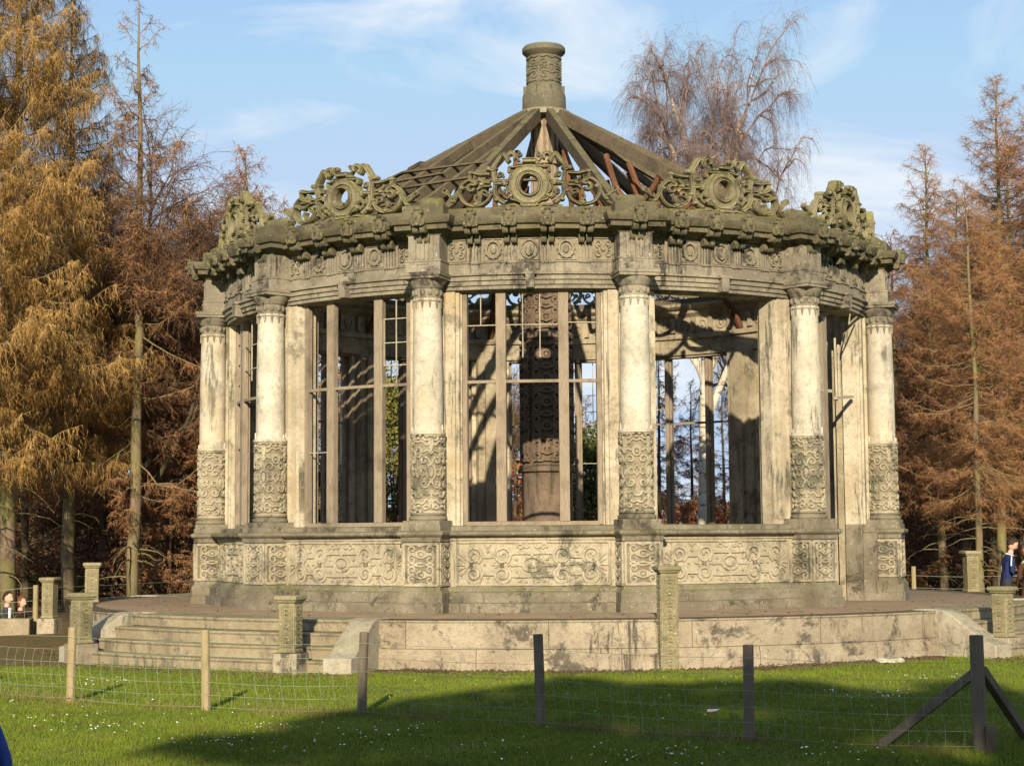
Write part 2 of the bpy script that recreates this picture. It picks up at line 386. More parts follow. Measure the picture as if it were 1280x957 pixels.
# ------------------------------------------------------------------ terrace, steps, cheek walls
def rT(t): return .2 * math.cos(rad(t))
STAIRS = [-32.3, 57.7, 147.7, 237.7]
def terrace():
    root = empty('stone_terrace')
    tag(root, 'round raised stone terrace with flights of steps, carrying the ruined pavilion', 'terrace')
    mb = MB(); mb.ring([(0.01, .4), (8.31, .4), (8.31, TZ - .01), (8.29, TZ), (0.01, TZ)], 0, 360, 144, rT); mb.build('paved_floor', M['floor'], root)
    for st in STAIRS:
        mb = MB(); a, b = st + 15.7, st + 74.3
        mb.ring([(7.5, -.12), (8.36, -.12), (8.35, .2), (8.33, .225), (8.33, TZ - .03), (8.345, TZ - .02), (8.345, TZ + .004), (7.9, TZ + .004), (7.9, TZ - .1), (7.5, TZ - .1)], a, b, 36, rT)
        mb.build('retaining_wall', M['terr'], root, bevel=.008)
        mb = MB(); H = TZ / 4
        for i in range(4):
            r1 = 8.33 + .29 * (3 - i); mb.ring([(7.6, -.12), (r1, -.12), (r1, H * (i + 1) - .04), (r1 + .02, H * (i + 1) - .03), (r1 + .018, H * (i + 1) + .002 * (i == 3)), (7.6, H * (i + 1) + .002 * (i == 3))] if i < 3 else
                        [(7.6, H * 3 + .003), (8.33, H * 3 + .003), (8.33, TZ - .04), (8.35, TZ - .03), (8.35, TZ + .006), (7.6, TZ + .006)], st - 14.6, st + 14.6, 30, rT)
        mb.build('steps', M['step'], root, bevel=.012)
        for sg in (-1, 1):
            mb = MB(); prof = crom([(7.9, TZ + .02), (8.42, TZ + .015), (8.75, .5), (9.1, .28), (9.32, .21)], 5)
            poly = [(7.9, -.12)] + [(9.32, -.12)] + prof[::-1]
            t0, t1 = (st + 14.4, st + 16.8) if sg > 0 else (st - 16.8, st - 14.4)
            mb.ring([(r + .02, z) for r, z in poly], t0, t1, 3, rT)
            mb.build('cheek_wall', M['cheek'], root, bevel=.015)
    return root
terrace()

def fpmap(c, ux, nrm):
    ux = Vector(ux); nrm = Vector(nrm); c = Vector(c)
    return lambda u, v, h: tuple(c + ux * u + nrm * h + Vector((0, 0, v)))
def panel_strokes(mb, mp, w, h, sw=.035, sh=.022, seed=0):
    """symmetrical strapwork: crossed scrolls, ovals and drops in a w x h field centred on u=0, v from 0 to h"""
    sec = strap(sw, sh)
    n = max(1, round(h / (w * .78))); ch = h / n
    for q in range(n):
        y = q * ch; cy = y + ch / 2
        mb.stroke(oval(0, cy, w * .13, ch * .17), mp, sec, closed=True); mb.boss((0, cy), w * .07, ch * .1, sh * .8, mp)
        for s in (-1, 1):
            A = spiral(s * w * .30, cy + ch * .24, w * .15, w * .04, -90, -90 + s * 400, 16)
            mb.stroke([(0, cy + ch * .17)] + [(s * w * .12, cy + ch * .12)] + A, mp, sec)
            A = spiral(s * w * .30, cy - ch * .24, w * .15, w * .04, 90, 90 - s * 400, 16)
            mb.stroke([(0, cy - ch * .17)] + [(s * w * .12, cy - ch * .12)] + A, mp, sec)
            mb.stroke([(s * w * .13, cy), (s * w * .28, cy + .01), (s * w * .45, cy)], mp, sec)
            mb.stroke(crom([(s * w * .45, y + ch * .02), (s * w * .36, y + ch * .06), (s * w * .2, y + ch * .04), (0, y + ch * .1)], 4), mp, sec)
            mb.stroke(crom([(s * w * .45, y + ch * .98), (s * w * .34, y + ch * .93), (s * w * .18, y + ch * .97), (0, y + ch * .9)], 4), mp, sec)
            mb.boss((s * w * .43, cy + ch * .1), w * .035, w * .05, sh * 1.2, mp, 8); mb.boss((s * w * .43, cy - ch * .1), w * .035, w * .05, sh * 1.2, mp, 8)
        mb.boss((0, y + ch * .04), w * .06, ch * .035, sh * 1.3, mp, 8); mb.boss((0, y + ch * .96), w * .06, ch * .035, sh * 1.3, mp, 8)

# ------------------------------------------------------------------ pedestals round the terrace
def pedestal(loc, rz, H, kind, label):
    root = empty('stone_pedestal', loc, rz)
    tag(root, label, 'pedestal', 'stone pedestals round the terrace')
    z0 = 0.
    if kind == 'stair':
        mb = MB(); mb.box((0, 0, .11), (.36, .36, .34)); mb.build('base_block', M['terr'], root, bevel=.015); z0 = .28
    mb = MB(); mb.sqlathe([(.125, z0), (.125, z0 + .03), (.11, z0 + .05), (.115, H - .1)]); mb.build('carved_shaft', M['ped'], root, bevel=.008)
    sh = root.children[-1]
    mb = MB()
    for n, ux in (((0, -1, 0), (1, 0, 0)), ((1, 0, 0), (0, 1, 0)), ((-1, 0, 0), (0, -1, 0))):
        panel_strokes(mb, fpmap(Vector(n) * .113 + Vector((0, 0, z0 + .07)), ux, n), .2, H - .2 - z0, .018, .012)
    mb.build('relief', M['ped'], sh)
    mb = MB(); mb.sqlathe([(.115, H - .1), (.135, H - .09), (.14, H - .07), (.16, H - .055), (.16, H - .01), (.14, H)]); mb.build('cap', M['ped'], root, bevel=.008)
    return root
pedestal((-6.72, -6.59, 0), rad(-45), 1.0, 'stair', 'mossy carved stone pedestal at the left foot of the left-hand steps')
pedestal((-3.37, -8.9, 0), rad(-20), 1.02, 'stair', 'carved stone pedestal beside the pale curved cheek wall where the left-hand steps end')
pedestal((6.54, -6.34, 0), rad(46), 1.0, 'stair', 'carved stone pedestal at the foot of the right-hand steps, below the man in navy')
pedestal((6.54 + 2.6, -6.34 + 4.1, 0), rad(72), 1.0, 'stair', 'carved stone pedestal beyond the right-hand steps at the edge of view')
pedestal((1.58, -8.44, -.065), rad(10.6), 1.43, 'wall', 'tall narrow carved stone pillar standing against the middle of the terrace wall')
pedestal((-8.12, -.6, TZ), rad(-80), .70, 'wall', 'upright stone pillar with square cap on the far left rim of the terrace')
pedestal((-9.5, 1.6, 0), rad(-101), 1.05, 'stair', 'plain mossy stone pedestal left of the terrace beside the wooden stake')
pedestal((8.05, 1.9, TZ), rad(100), .78, 'wall', 'stone pillar with white-flecked foot on the far right rim of the terrace')

# ------------------------------------------------------------------ the pavilion
CON = empty('ruined_conservatory', (0, 0, 0))
tag(CON, 'roofless round ruined stone conservatory with twelve carved columns, scrolled cresting and a central chimney', 'pavilion')

def crest_mesh():
    mb = MB(); mp = arcmap(5.86); U = .00262; Z0 = 6.69
    def P(L): return [((x - 650) * U * 1.11, Z0 + (440 - y) * U) for x, y in L]
    def st(L, w, d=.085, k_=4, wf=None, closed=False):
        q = crom(P(L), k_, closed); w *= .8; d *= .78
        mb.stroke(q, mp, bar(w, d), wf, closed); mb.stroke([(-x, y) for x, y in q][::-1], mp, bar(w, d), (lambda t: wf(1 - t)) if wf else None, closed)
    def sp(cx, cy, r0, r1, a0, a1): return [(cx + (r0 + (r1 - r0) * i / 12) * math.cos(rad(a0 + (a1 - a0) * i / 12)), cy + (r0 + (r1 - r0) * i / 12) * math.sin(rad(a0 + (a1 - a0) * i / 12))) for i in range(13)]
    # top volute sweeping down into the inner strap
    st(sp(562, 145, 8, 32, 60, -420 + 180)[0:] + [(515, 128), (488, 165), (465, 205), (468, 250), (474, 300), (470, 350), (492, 390), (525, 415)], .085)
    st([(440, 205), (462, 222), (480, 205)], .06, .1)
    st([(446, 240), (400, 243), (372, 236), (343, 225), (343, 262), (352, 283)], .062)
    st([(446, 290), (410, 285), (385, 262)], .05, .07)
    st(sp(350, 322, 8, 26, 0, 300) + [(372, 290), (335, 272), (296, 300), (284, 345), (304, 395), (345, 420), (392, 420), (432, 395), (455, 350)], .066)
    st([(450, 310), (405, 312), (378, 330)], .05, .07)
    st([(395, 415), (365, 385), (372, 360)], .045, .07)
    st([(296, 320), (272, 362), (240, 408), (200, 425)] + sp(172, 392, 36, 8, 70, 420), .064)
    st([(215, 322), (232, 360), (262, 372)], .05, .07)
    st([(470, 300), (505, 296), (540, 300)], .085, .095)
    st([(612, 198), (575, 205), (546, 208), (556, 240), (548, 270), (532, 302), (540, 340), (562, 362), (556, 392), (590, 402), (618, 420)], .05, .09)
    ring = P([(650 + 84 * math.cos(2 * PI * i / 26), 308 + 96 * math.sin(2 * PI * i / 26)) for i in range(26)])
    mb.stroke(ring, mp, bar(.125, .07), closed=True)
    ring = P([(650 + 54 * math.cos(2 * PI * i / 26), 308 + 64 * math.sin(2 * PI * i / 26)) for i in range(26)])
    mb.stroke(ring, mp, bar(.045, .095), closed=True)
    for y, w in ((172, 70), (430, 66)):
        mb.stroke(P([(650 - w / 2, y), (650, y - 2), (650 + w / 2, y)]), mp, bar(.085, .11))
    st(sp(412, 352, 6, 22, 90, 420)[::-1] + [(440, 372)], .04, .06)
    st(sp(505, 345, 5, 20, -60, -400)[::-1] + [(520, 372), (540, 390)], .04, .06)
    st(sp(498, 250, 5, 17, 0, 360)[::-1] + [(520, 262)], .04, .06)
    st([(262, 380), (225, 352), (190, 330), (205, 312)], .04, .05)
    st([(610, 440), (570, 425), (530, 430), (480, 434)], .05, .06)
    st(sp(600, 128, 4, 15, 200, 520)[::-1] + [(588, 150), (600, 172)], .035, .06)
    for x, y, a in ((440, 212, 26), (343, 232, 22), (300, 318, 24), (455, 345, 22), (372, 415, 24), (520, 296, 26), (250, 392, 22), (548, 225, 18), (556, 372, 20), (405, 300, 20), (592, 190, 16), (480, 395, 20)):
        for q in P([(x, y), (1300 - x, y)]):
            for sg in (1, -1): mb.boss(q, a * U * .75, a * U * .6, .085, (lambda u, v, h, sg=sg: mp(u, v, sg * h)), 8)
    for i in range(10):
        t = 2 * PI * i / 10; q = P([(650 + 128 * math.cos(t), 308 + 126 * math.sin(t))])[0]; mb.boss(q, .03, .026, .085, mp, 7)
    mb.erode(.007, 7.)
    return mb.mesh('cresting', M['crest'])

def dado_relief():
    mb = MB(); R = 5.9; mp = arcmap(R); U = .00212; zc = 1.045 + .31
    sec = strap(.045, .030); thin = strap(.029, .025)
    def P(L): return [((x - 635) * U, zc + (250 - y) * U) for x, y in L]
    def both(L, s_=sec, k_=0):
        q = P(L); q = crom(q, k_) if k_ else q
        mb.stroke(q, mp, s_); mb.stroke([(-x, y) for x, y in q][::-1], mp, s_)
    def sp(cx, cy, r0, r1, a0, a1, n=16): return [(cx + (r0 + (r1 - r0) * i / n) * math.cos(rad(a0 + (a1 - a0) * i / n)), cy + (r0 + (r1 - r0) * i / n) * math.sin(rad(a0 + (a1 - a0) * i / n))) for i in range(n + 1)]
    mb.stroke(P([(635 + 64 * math.cos(2 * PI * i / 26), 248 + 50 * math.sin(2 * PI * i / 26)) for i in range(26)]), mp, sec, closed=True)
    mb.boss((0, zc + 2 * U), 45 * U, 30 * U, .045, mp, 20)
    both([(570, 258), (530, 258), (500, 258)], thin); 
    for sgn in (-1, 1): mb.boss((sgn * (635 - 495) * U, zc - 9 * U), 12 * U, 12 * U, .03, mp, 8)
    for cy, s in ((188, 1), (322, -1)):
        for cx in (428, 225):
            # open C scroll winding to a volute
            both(sp(cx, cy, 58, 50, s * 60, s * (60 - 270), 18) + sp(cx, cy, 48, 10, s * (60 - 285), s * (60 - 285 - 330), 16)[1:], sec)
        yb = 172 if s > 0 else 332
        both([(480, yb + 18 * s), (500, yb), (560, yb), (637, yb)], sec)
        yb = 197 if s > 0 else 318
        both([(283, yb), (330, yb), (372, yb)], sec)
        ye = 108 if s > 0 else 392
        for cx in (225, 428): both([(cx, cy - 56 * s), (cx, ye)], thin)
        for cx in (325,): both([(cx - 22, ye), (cx, ye + 24 * s), (cx + 22, ye)], thin)
        both([(205, 215), (205, 255), (205, 290)], sec); both([(430, 240), (415, 255), (430, 270)], sec)
        both(sp(555, 128 if s > 0 else 372, 26, 6, s * -200, s * 160, 14), thin); both(sp(600, 118 if s > 0 else 382, 22, 8, s * 180, s * -60, 8), thin)
        for (a, b) in ((150, 175), (140, 210), (130, 245)): both([(190, 250), (a + 10, 250 + (b - 250) * s * .6), (a - 25, 250 + (b - 250) * s)], thin, 3)
        both([(375, 250 - 22 * s), (395, 250), (345, 250)], thin, 3)
    mb.stroke(P([(635, 165), (635, 200)]), mp, sec); mb.stroke(P([(635, 300), (635, 395)]), mp, thin)
    for sgn in (-1, 1):
        for x, y in ((325, 160), (325, 340), (528, 215), (528, 300), (470, 255), (300, 250)): mb.boss((sgn * (635 - x) * U, zc + (250 - y) * U), 11 * U, 11 * U, .03, mp, 8)
    # raised border
    W = 1.15; z0, z1 = 1.06, 1.685
    for q in ([(-W, z1), (W, z1)], [(-W, z0), (W, z0)], [(-W, z0), (-W, z1)], [(W, z0), (W, z1)]):
        q = [(q[0][0] + (q[1][0] - q[0][0]) * i / 14, q[0][1] + (q[1][1] - q[0][1]) * i / 14) for i in range(15)]
        mb.stroke(q, mp, strap(.04, .024))
    mb.erode(.007, 8.)
    return mb.mesh('carved_relief', M['relief'])

def frieze_relief():
    mb = MB(); R = 5.8; mp = arcmap(R); zb, zt = 5.885, 6.25
    A = [-8.2, -2.8, 2.6, 8.1]                      # triglyph bearings
    for a in A:
        u = rad(a) * R
        for i in range(4):
            x = u + (i - 1.5) * .048; mb.stroke([(x, zb), (x, zt)], mp, [(-.016, -.004), (-.014, .035), (.014, .035), (.016, -.004)])
        for i in range(5):
            x = u + (i - 2) * .036; mb.stroke([(x, zb - .035), (x, zb - .012)], mp, [(-.012, .0), (-.01, .06), (.01, .06), (.012, .0)])
    C = [-11.1, -5.5, -.1, 5.35, 10.9]
    for i, a in enumerate(C):
        u = rad(a) * R; c = (u, (zb + zt) / 2); w = .15
        for q in ([(u - w, zt - .02), (u + w, zt - .02)], [(u - w, zb + .02), (u + w, zb + .02)], [(u - w, zb + .02), (u - w, zt - .02)], [(u + w, zb + .02), (u + w, zt - .02)]): mb.stroke(q, mp, strap(.018, .02))
        if i == 2:                                  # plain shield in a strapwork frame
            sh = [(u - .075, c[1] + .1), (u, c[1] + .085), (u + .075, c[1] + .1), (u + .075, c[1] - .02), (u + .05, c[1] - .08), (u, c[1] - .115), (u - .05, c[1] - .08), (u - .075, c[1] - .02)]
            n = len(sh); mb.add([mp(x, y, 0) for x, y in sh] + [mp(u + (x - u) * .92, c[1] + (y - c[1]) * .92, .05) for x, y in sh], [tuple(range(n, 2 * n))[::-1]] + [(j, n + j, n + (j + 1) % n, (j + 1) % n) for j in range(n)])
            mb.stroke([(u + .125 * math.cos(2 * PI * j / 16), c[1] + .14 * math.sin(2 * PI * j / 16)) for j in range(16)], mp, strap(.03, .035), closed=True)
        elif i in (1, 3):                           # wreath medallion
            mb.stroke(oval(u, c[1], .105, .125, 18), mp, strap(.04, .045), closed=True); mb.boss(c, .05, .07, .05, mp, 10)
            for j in range(12): mb.boss((u + .128 * math.cos(PI * j / 6), c[1] + .148 * math.sin(PI * j / 6)), .018, .018, .035, mp, 6)
        else:
            for s in (-1, 1):
                for v in (-1, 1):
                    mb.stroke(spiral(u + s * .07, c[1] + v * .075, .06, .014, -90 * v, -90 * v + 400 * s * v, 14), mp, strap(.022, .03))
            mb.boss(c, .04, .05, .04, mp, 8)
    mb.erode(.006, 10.)
    return mb.mesh('frieze_carving', M['entab'])

def console(mb, a, r, z, w=.2):
    """mask above a pair of scrolled brackets under the cornice, at bearing a"""
    m = Matrix.Rotation(rad(a), 4, 'Z'); t = MB()
    for s in (-1, 1):
        x = s * w * .29; pr = crom([(0, -.2), (.05, -.215), (.095, -.19), (.10, -.13), (.07, -.08), (.15, -.05), (.22, -.09), (.27, -.06), (.275, .0), (.25, .05)], 3)
        poly = [(x0, z0) for x0, z0 in pr] + [(0, .05)]; n = len(poly)
        vs = [(x - .042, -(r + p), z + q) for p, q in poly] + [(x + .042, -(r + p), z + q) for p, q in poly]
        t.add(vs, [tuple(range(n)), tuple(range(2 * n - 1, n - 1, -1))] + [(i, n + i, n + (i + 1) % n, (i + 1) % n) for i in range(n)])
    mpm = lambda u, v, h: (u, -(r + .315 + h), z + .13 + v)
    t.box((0, -(r + .26), z + .13), (.15, .14, .24), top=.85)
    t.boss((0, .0), .075, .115, .06, mpm, 14); t.boss((0, .0), .022, .04, .095, mpm, 8); t.boss((-.06, .075), .032, .03, .055, mpm, 8); t.boss((.06, .075), .032, .03, .055, mpm, 8); t.boss((0, -.1), .05, .035, .06, mpm, 8)
    t.boss((0, .13), .05, .035, .05, mpm, 8)
    for s in (-1, 1): t.boss((s * .09, -.06), .03, .06, .03, mpm, 8)
    mb.add([m @ Vector(v) for v in t.v], t.f)

def build_bays():
    n = 14; e = 12.9
    mb = MB(); mb.ring([(5.5, TZ), (6.13, TZ), (6.13, .79), (6.06, .80), (6.06, .935), (6.04, .95), (5.99, .965), (5.97, 1.0), (5.93, 1.03), (5.5, 1.03)], -e, e, n); plinth = mb.mesh('plinth', M['plinth'])
    mb = MB(); mb.ring([(5.5, 1.03), (5.9, 1.03), (5.9, 1.70), (5.93, 1.715), (5.93, 1.76), (5.5, 1.76)], -e, e, n); dado = mb.mesh('dado_wall', M['relief'])
    mb = MB(); mb.ring([(5.46, 1.76), (5.95, 1.76), (5.97, 1.775), (6.03, 1.78), (6.05, 1.80), (6.05, 1.835), (6.03, 1.845), (5.86, 1.855), (5.86, 1.915), (5.83, 1.93), (5.46, 1.93)], -e, e, n); mb.erode(.006, 5.); sill = mb.mesh('sill', M['plinth'])
    rel = dado_relief()
    # stone jambs: moulded in plan
    def jamb(s, zbot):
        mb = MB(); P = [(5.42, 10.75), (5.66, 10.75), (5.66, 10.95), (5.71, 11.05), (5.71, 11.55), (5.745, 11.65), (5.745, 13.1), (5.79, 13.2), (5.79, 15), (5.42, 15)]
        if s < 0: P = [(r, -t) for r, t in P][::-1]
        mb.prism([pol(r, t) for r, t in P][::-1] if s > 0 else [pol(r, t) for r, t in P][::-1], zbot, 5.46); return mb.mesh('jamb', M['wall'])
    JL, JR = jamb(-1, 1.93), jamb(1, 1.93); JLd, JRd = jamb(-1, 1.93), jamb(1, 1.93)
    dlow = []
    for s in (-1, 1):
        mb = MB(); a, b = (10.75, 11.5) if s > 0 else (-11.5, -10.75); mb.ring([(5.42, TZ), (5.7, TZ), (5.7, 1.928), (5.42, 1.928)], a, b, 2)
        a, b = (11.52, 12.9) if s > 0 else (-12.9, -11.52)
        mb.ring([(5.5, TZ), (6.0, TZ), (6.0, .94), (5.93, .98), (5.93, 1.77), (5.98, 1.79), (5.98, 1.84), (5.93, 1.86), (5.93, 1.928), (5.5, 1.928)], a, b, 2)
        dlow.append(mb.mesh('doorway_base', M['plinth']))
    mb = MB(); mb.ring([(5.42, 5.45), (5.66, 5.45), (5.665, 5.47), (5.78, 5.475), (5.78, 5.53), (5.81, 5.535), (5.81, 5.60), (5.84, 5.605), (5.84, 5.665), (5.88, 5.68), (5.88, 5.705), (5.83, 5.715), (5.83, 5.86), (5.85, 5.865), (5.85, 5.885), (5.5, 5.885)], -15, 15, n)
    # keystone console
    t = MB(); t.box((0, -5.84, 5.58), (.12, .16, .22), top=1.15); t.box((0, -5.87, 5.695), (.2, .14, .04))
    mb.add(t.v, t.f)
    arch = mb.mesh('architrave', M['entab'])
    mb = MB(); mb.ring([(5.52, 5.885), (5.8, 5.885), (5.8, 6.27), (5.52, 6.27)], -15, 15, n); frz = mb.mesh('frieze', M['ground'])
    fr = frieze_relief()
    mb = MB(); mb.ring([(5.45, 6.27), (5.86, 6.27), (5.88, 6.30), (5.92, 6.33), (6.07, 6.335), (6.07, 6.40), (6.09, 6.41), (6.12, 6.415), (6.15, 6.46), (6.17, 6.50), (6.17, 6.53), (6.0, 6.55), (5.98, 6.56), (5.98, 6.67), (5.95, 6.69), (5.6, 6.69), (5.6, 6.60), (5.45, 6.55)], -15, 15, n)
    for a in (-8.2, -2.8, 2.6, 8.1): console(mb, a, 5.84, 6.36)
    mb.erode(.008, 5.); cor = mb.mesh('cornice', M['cornice'])
    # inner face of the entablature: deep mouldings and blocks
    mb = MB(); mb.ring([(5.38, 5.5), (5.50, 5.5), (5.50, 6.55), (5.18, 6.55), (5.18, 6.49), (5.24, 6.44), (5.30, 6.42), (5.30, 6.36), (5.38, 6.30), (5.40, 6.28), (5.40, 5.95), (5.34, 5.93), (5.34, 5.84), (5.40, 5.82), (5.40, 5.68), (5.36, 5.66)], -15, 15, n)
    for a in (-12, -7, -2.5, 2.5, 7, 12):
        c = pol(5.37, a); mb.box((c[0], c[1], 6.12), (.09, .09, .3), Matrix.Rotation(rad(a), 3, 'Z'))
    mp = lambda u, v, h: ((5.40 - h) * math.sin(-u / 5.4), -(5.40 - h) * math.cos(u / 5.4), v)
    for a in (-9.5, -4.7, 0, 4.7, 9.5):
        u = rad(a) * 5.4; mb.stroke(oval(u, 6.11, .1, .1, 14), mp, strap(.03, .03), closed=True); mb.boss((u, 6.11), .05, .05, .03, mp, 8)
    inn = mb.mesh('inner_entablature', M['inner'])
    crest = crest_mesh()
    # timber: frame, mullions, transom, glazing bars
    mb = MB()
    for s in (-1, 1):
        c = pol(5.6, s * 10.35); mb.box((c[0], c[1], 3.69), (.07, .09, 3.5), Matrix.Rotation(rad(s * 10.35), 3, 'Z'))
    mb.ring([(5.55, 1.932), (5.64, 1.932), (5.64, 1.99), (5.55, 1.99)], -10.2, 10.2, 6)
    frame = mb.mesh('window_frame', M['mullion'])
    def mullion(u, top=5.447):
        mb = MB(); a = math.degrees(u / 5.6); c = pol(5.6, a); R3 = Matrix.Rotation(rad(a), 3, 'Z')
        mb.box((c[0], c[1], (1.99 + top) / 2), (.15, .10, top - 1.99), R3); c = pol(5.53, a); mb.box((c[0], c[1], (1.99 + top) / 2), (.07, .05, top - 1.99 - .01), R3)
        return mb.mesh('mullion', M['mullion'])
    ML, MR = mullion(-.46), mullion(.48)
    mb = MB(); mb.ring([(5.575, 4.07), (5.63, 4.07), (5.63, 4.115), (5.575, 4.115)], -10.2, 10.2, 8); trans = mb.mesh('transom', M['mullion'])
    def bars(light, horiz, vert, seed):
        r = random.Random(seed); mb = MB(); u0, u1 = [(-1.0, -.54), (-.38, .40), (.56, 1.0)][light]; mp2 = arcmap(5.6)
        for z in horiz: mb.stroke([(u0, z), ((u0 + u1) / 2, z), (u1, z)], mp2, [(-.007, -.01), (-.007, .01), (.007, .01), (.007, -.01)])
        for u, z0, z1 in vert: mb.stroke([(u, z0), (u, z1)], mp2, [(-.007, -.01), (-.007, .01), (.007, .01), (.007, -.01)])
        if len(horiz) > 1: mb.stroke([(u0 + .004, min(horiz)), (u0 + .004, max(horiz))], mp2, [(-.007, -.01), (-.007, .01), (.007, .01), (.007, -.01)])
        return mb.mesh('glazing_bars', M['glazing'])
    G = {'c': [bars(0, [4.95], [(-.77, 4.96, 5.44)], 1), bars(1, [4.95], [(-.13, 4.45, 5.44), (.13, 4.45, 5.44)], 2), bars(2, [4.98], [], 3)],
         'l': [bars(0, [3.1], [], 4), bars(2, [5.12, 4.75, 4.4], [(.78, 4.1, 5.44)], 5)],
         'f': [bars(0, [5.1, 4.75, 4.4, 3.3], [(-.77, 4.12, 5.44)], 6), bars(1, [5.0, 4.6], [(0., 4.4, 5.44)], 7), bars(2, [5.0, 3.4], [(.8, 4.8, 5.44)], 8)],
         'g': [bars(0, [4.7, 3.2], [], 9), bars(2, [5.1, 4.7, 4.4], [(.75, 4.3, 5.44)], 10)]}
    for i in range(12):
        t = TH0 - 45 + 30 * i; rz = rad(t); door = i in (4,) ; far = 6 <= i <= 10
        ro = lambda name, me, par=None, bv=0: link(name, me, par or CON, 0 if par else rz)
        pl = None
        if i != 4:
            pl = ro('plinth', plinth); d = ro('dado_wall', dado); ro('carved_relief', rel, d); ro('sill', sill)
        if door: ro('doorway_base', dlow[0]); ro('doorway_base', dlow[1])
        ro('jamb', JLd if door else JL); ro('jamb', JRd if door else JR)
        ar = ro('architrave', arch); f = ro('frieze', frz); ro('frieze_carving', fr, f); ro('cornice', cor); ro('inner_entablature', inn); ro('cresting', crest)
        if i == 3: continue
        if i == 4: continue
        w = ro('window_frame', frame)
        if not (i == 9): ro('mullion', ML, w)
        ro('mullion', MR, w)
        ro('transom', trans, w)
        for g in (G['c'] if i == 2 else G['l'] if i == 1 else G['g'] if i in (7, 9) else G['f']): ro('glazing_bars', g, w)
    # broken window timbers hanging in the doorway bay
    r = random.Random(5)
    t = MB(); th = TH0 + 75
    for a, z0, z1, dz in ((49.5, 4.9, 5.45, .0), (51.5, 4.2, 5.45, .12), (55.0, 4.05, 4.9, -.1), (58.5, 3.95, 5.0, .03), (60, 4.0, 4.9, .0)):
        p = pol(5.6, a); q = pol(5.6, a + dz * 9); t.beam((p[0], p[1], z1), (q[0], q[1], z0), .035, .035, (0, 1, 0))
    p = pol(5.62, 47.9); q = pol(5.62, 56); t.beam((*p, 4.08), (*q, 4.1), .05, .05)
    p = pol(5.62, 58); q = pol(5.62, 67); t.beam((*p, 4.0), (*q, 4.08), .05, .05)
    p = pol(5.9, 57.5); q = pol(5.75, 66); t.beam((*p, 5.2), (*q, 5.42), .02, .02); t.beam((*p, 5.2), (*pol(5.75, 62), 5.42), .02, .02)
    for z in (4.5, 4.75): t.beam((*pol(5.6, 58.5), z), (*pol(5.6, 60), z), .02, .02)
    t.build('broken_glazing', M['glazing'], CON)
    t = MB()
    for a in (53.5,): p = pol(5.6, a); t.box((p[0], p[1], 3.0), (.14, .1, 4.6), Matrix.Rotation(rad(a), 3, 'Z'))
    t.build('mullion', M['mullion'], CON)
build_bays()

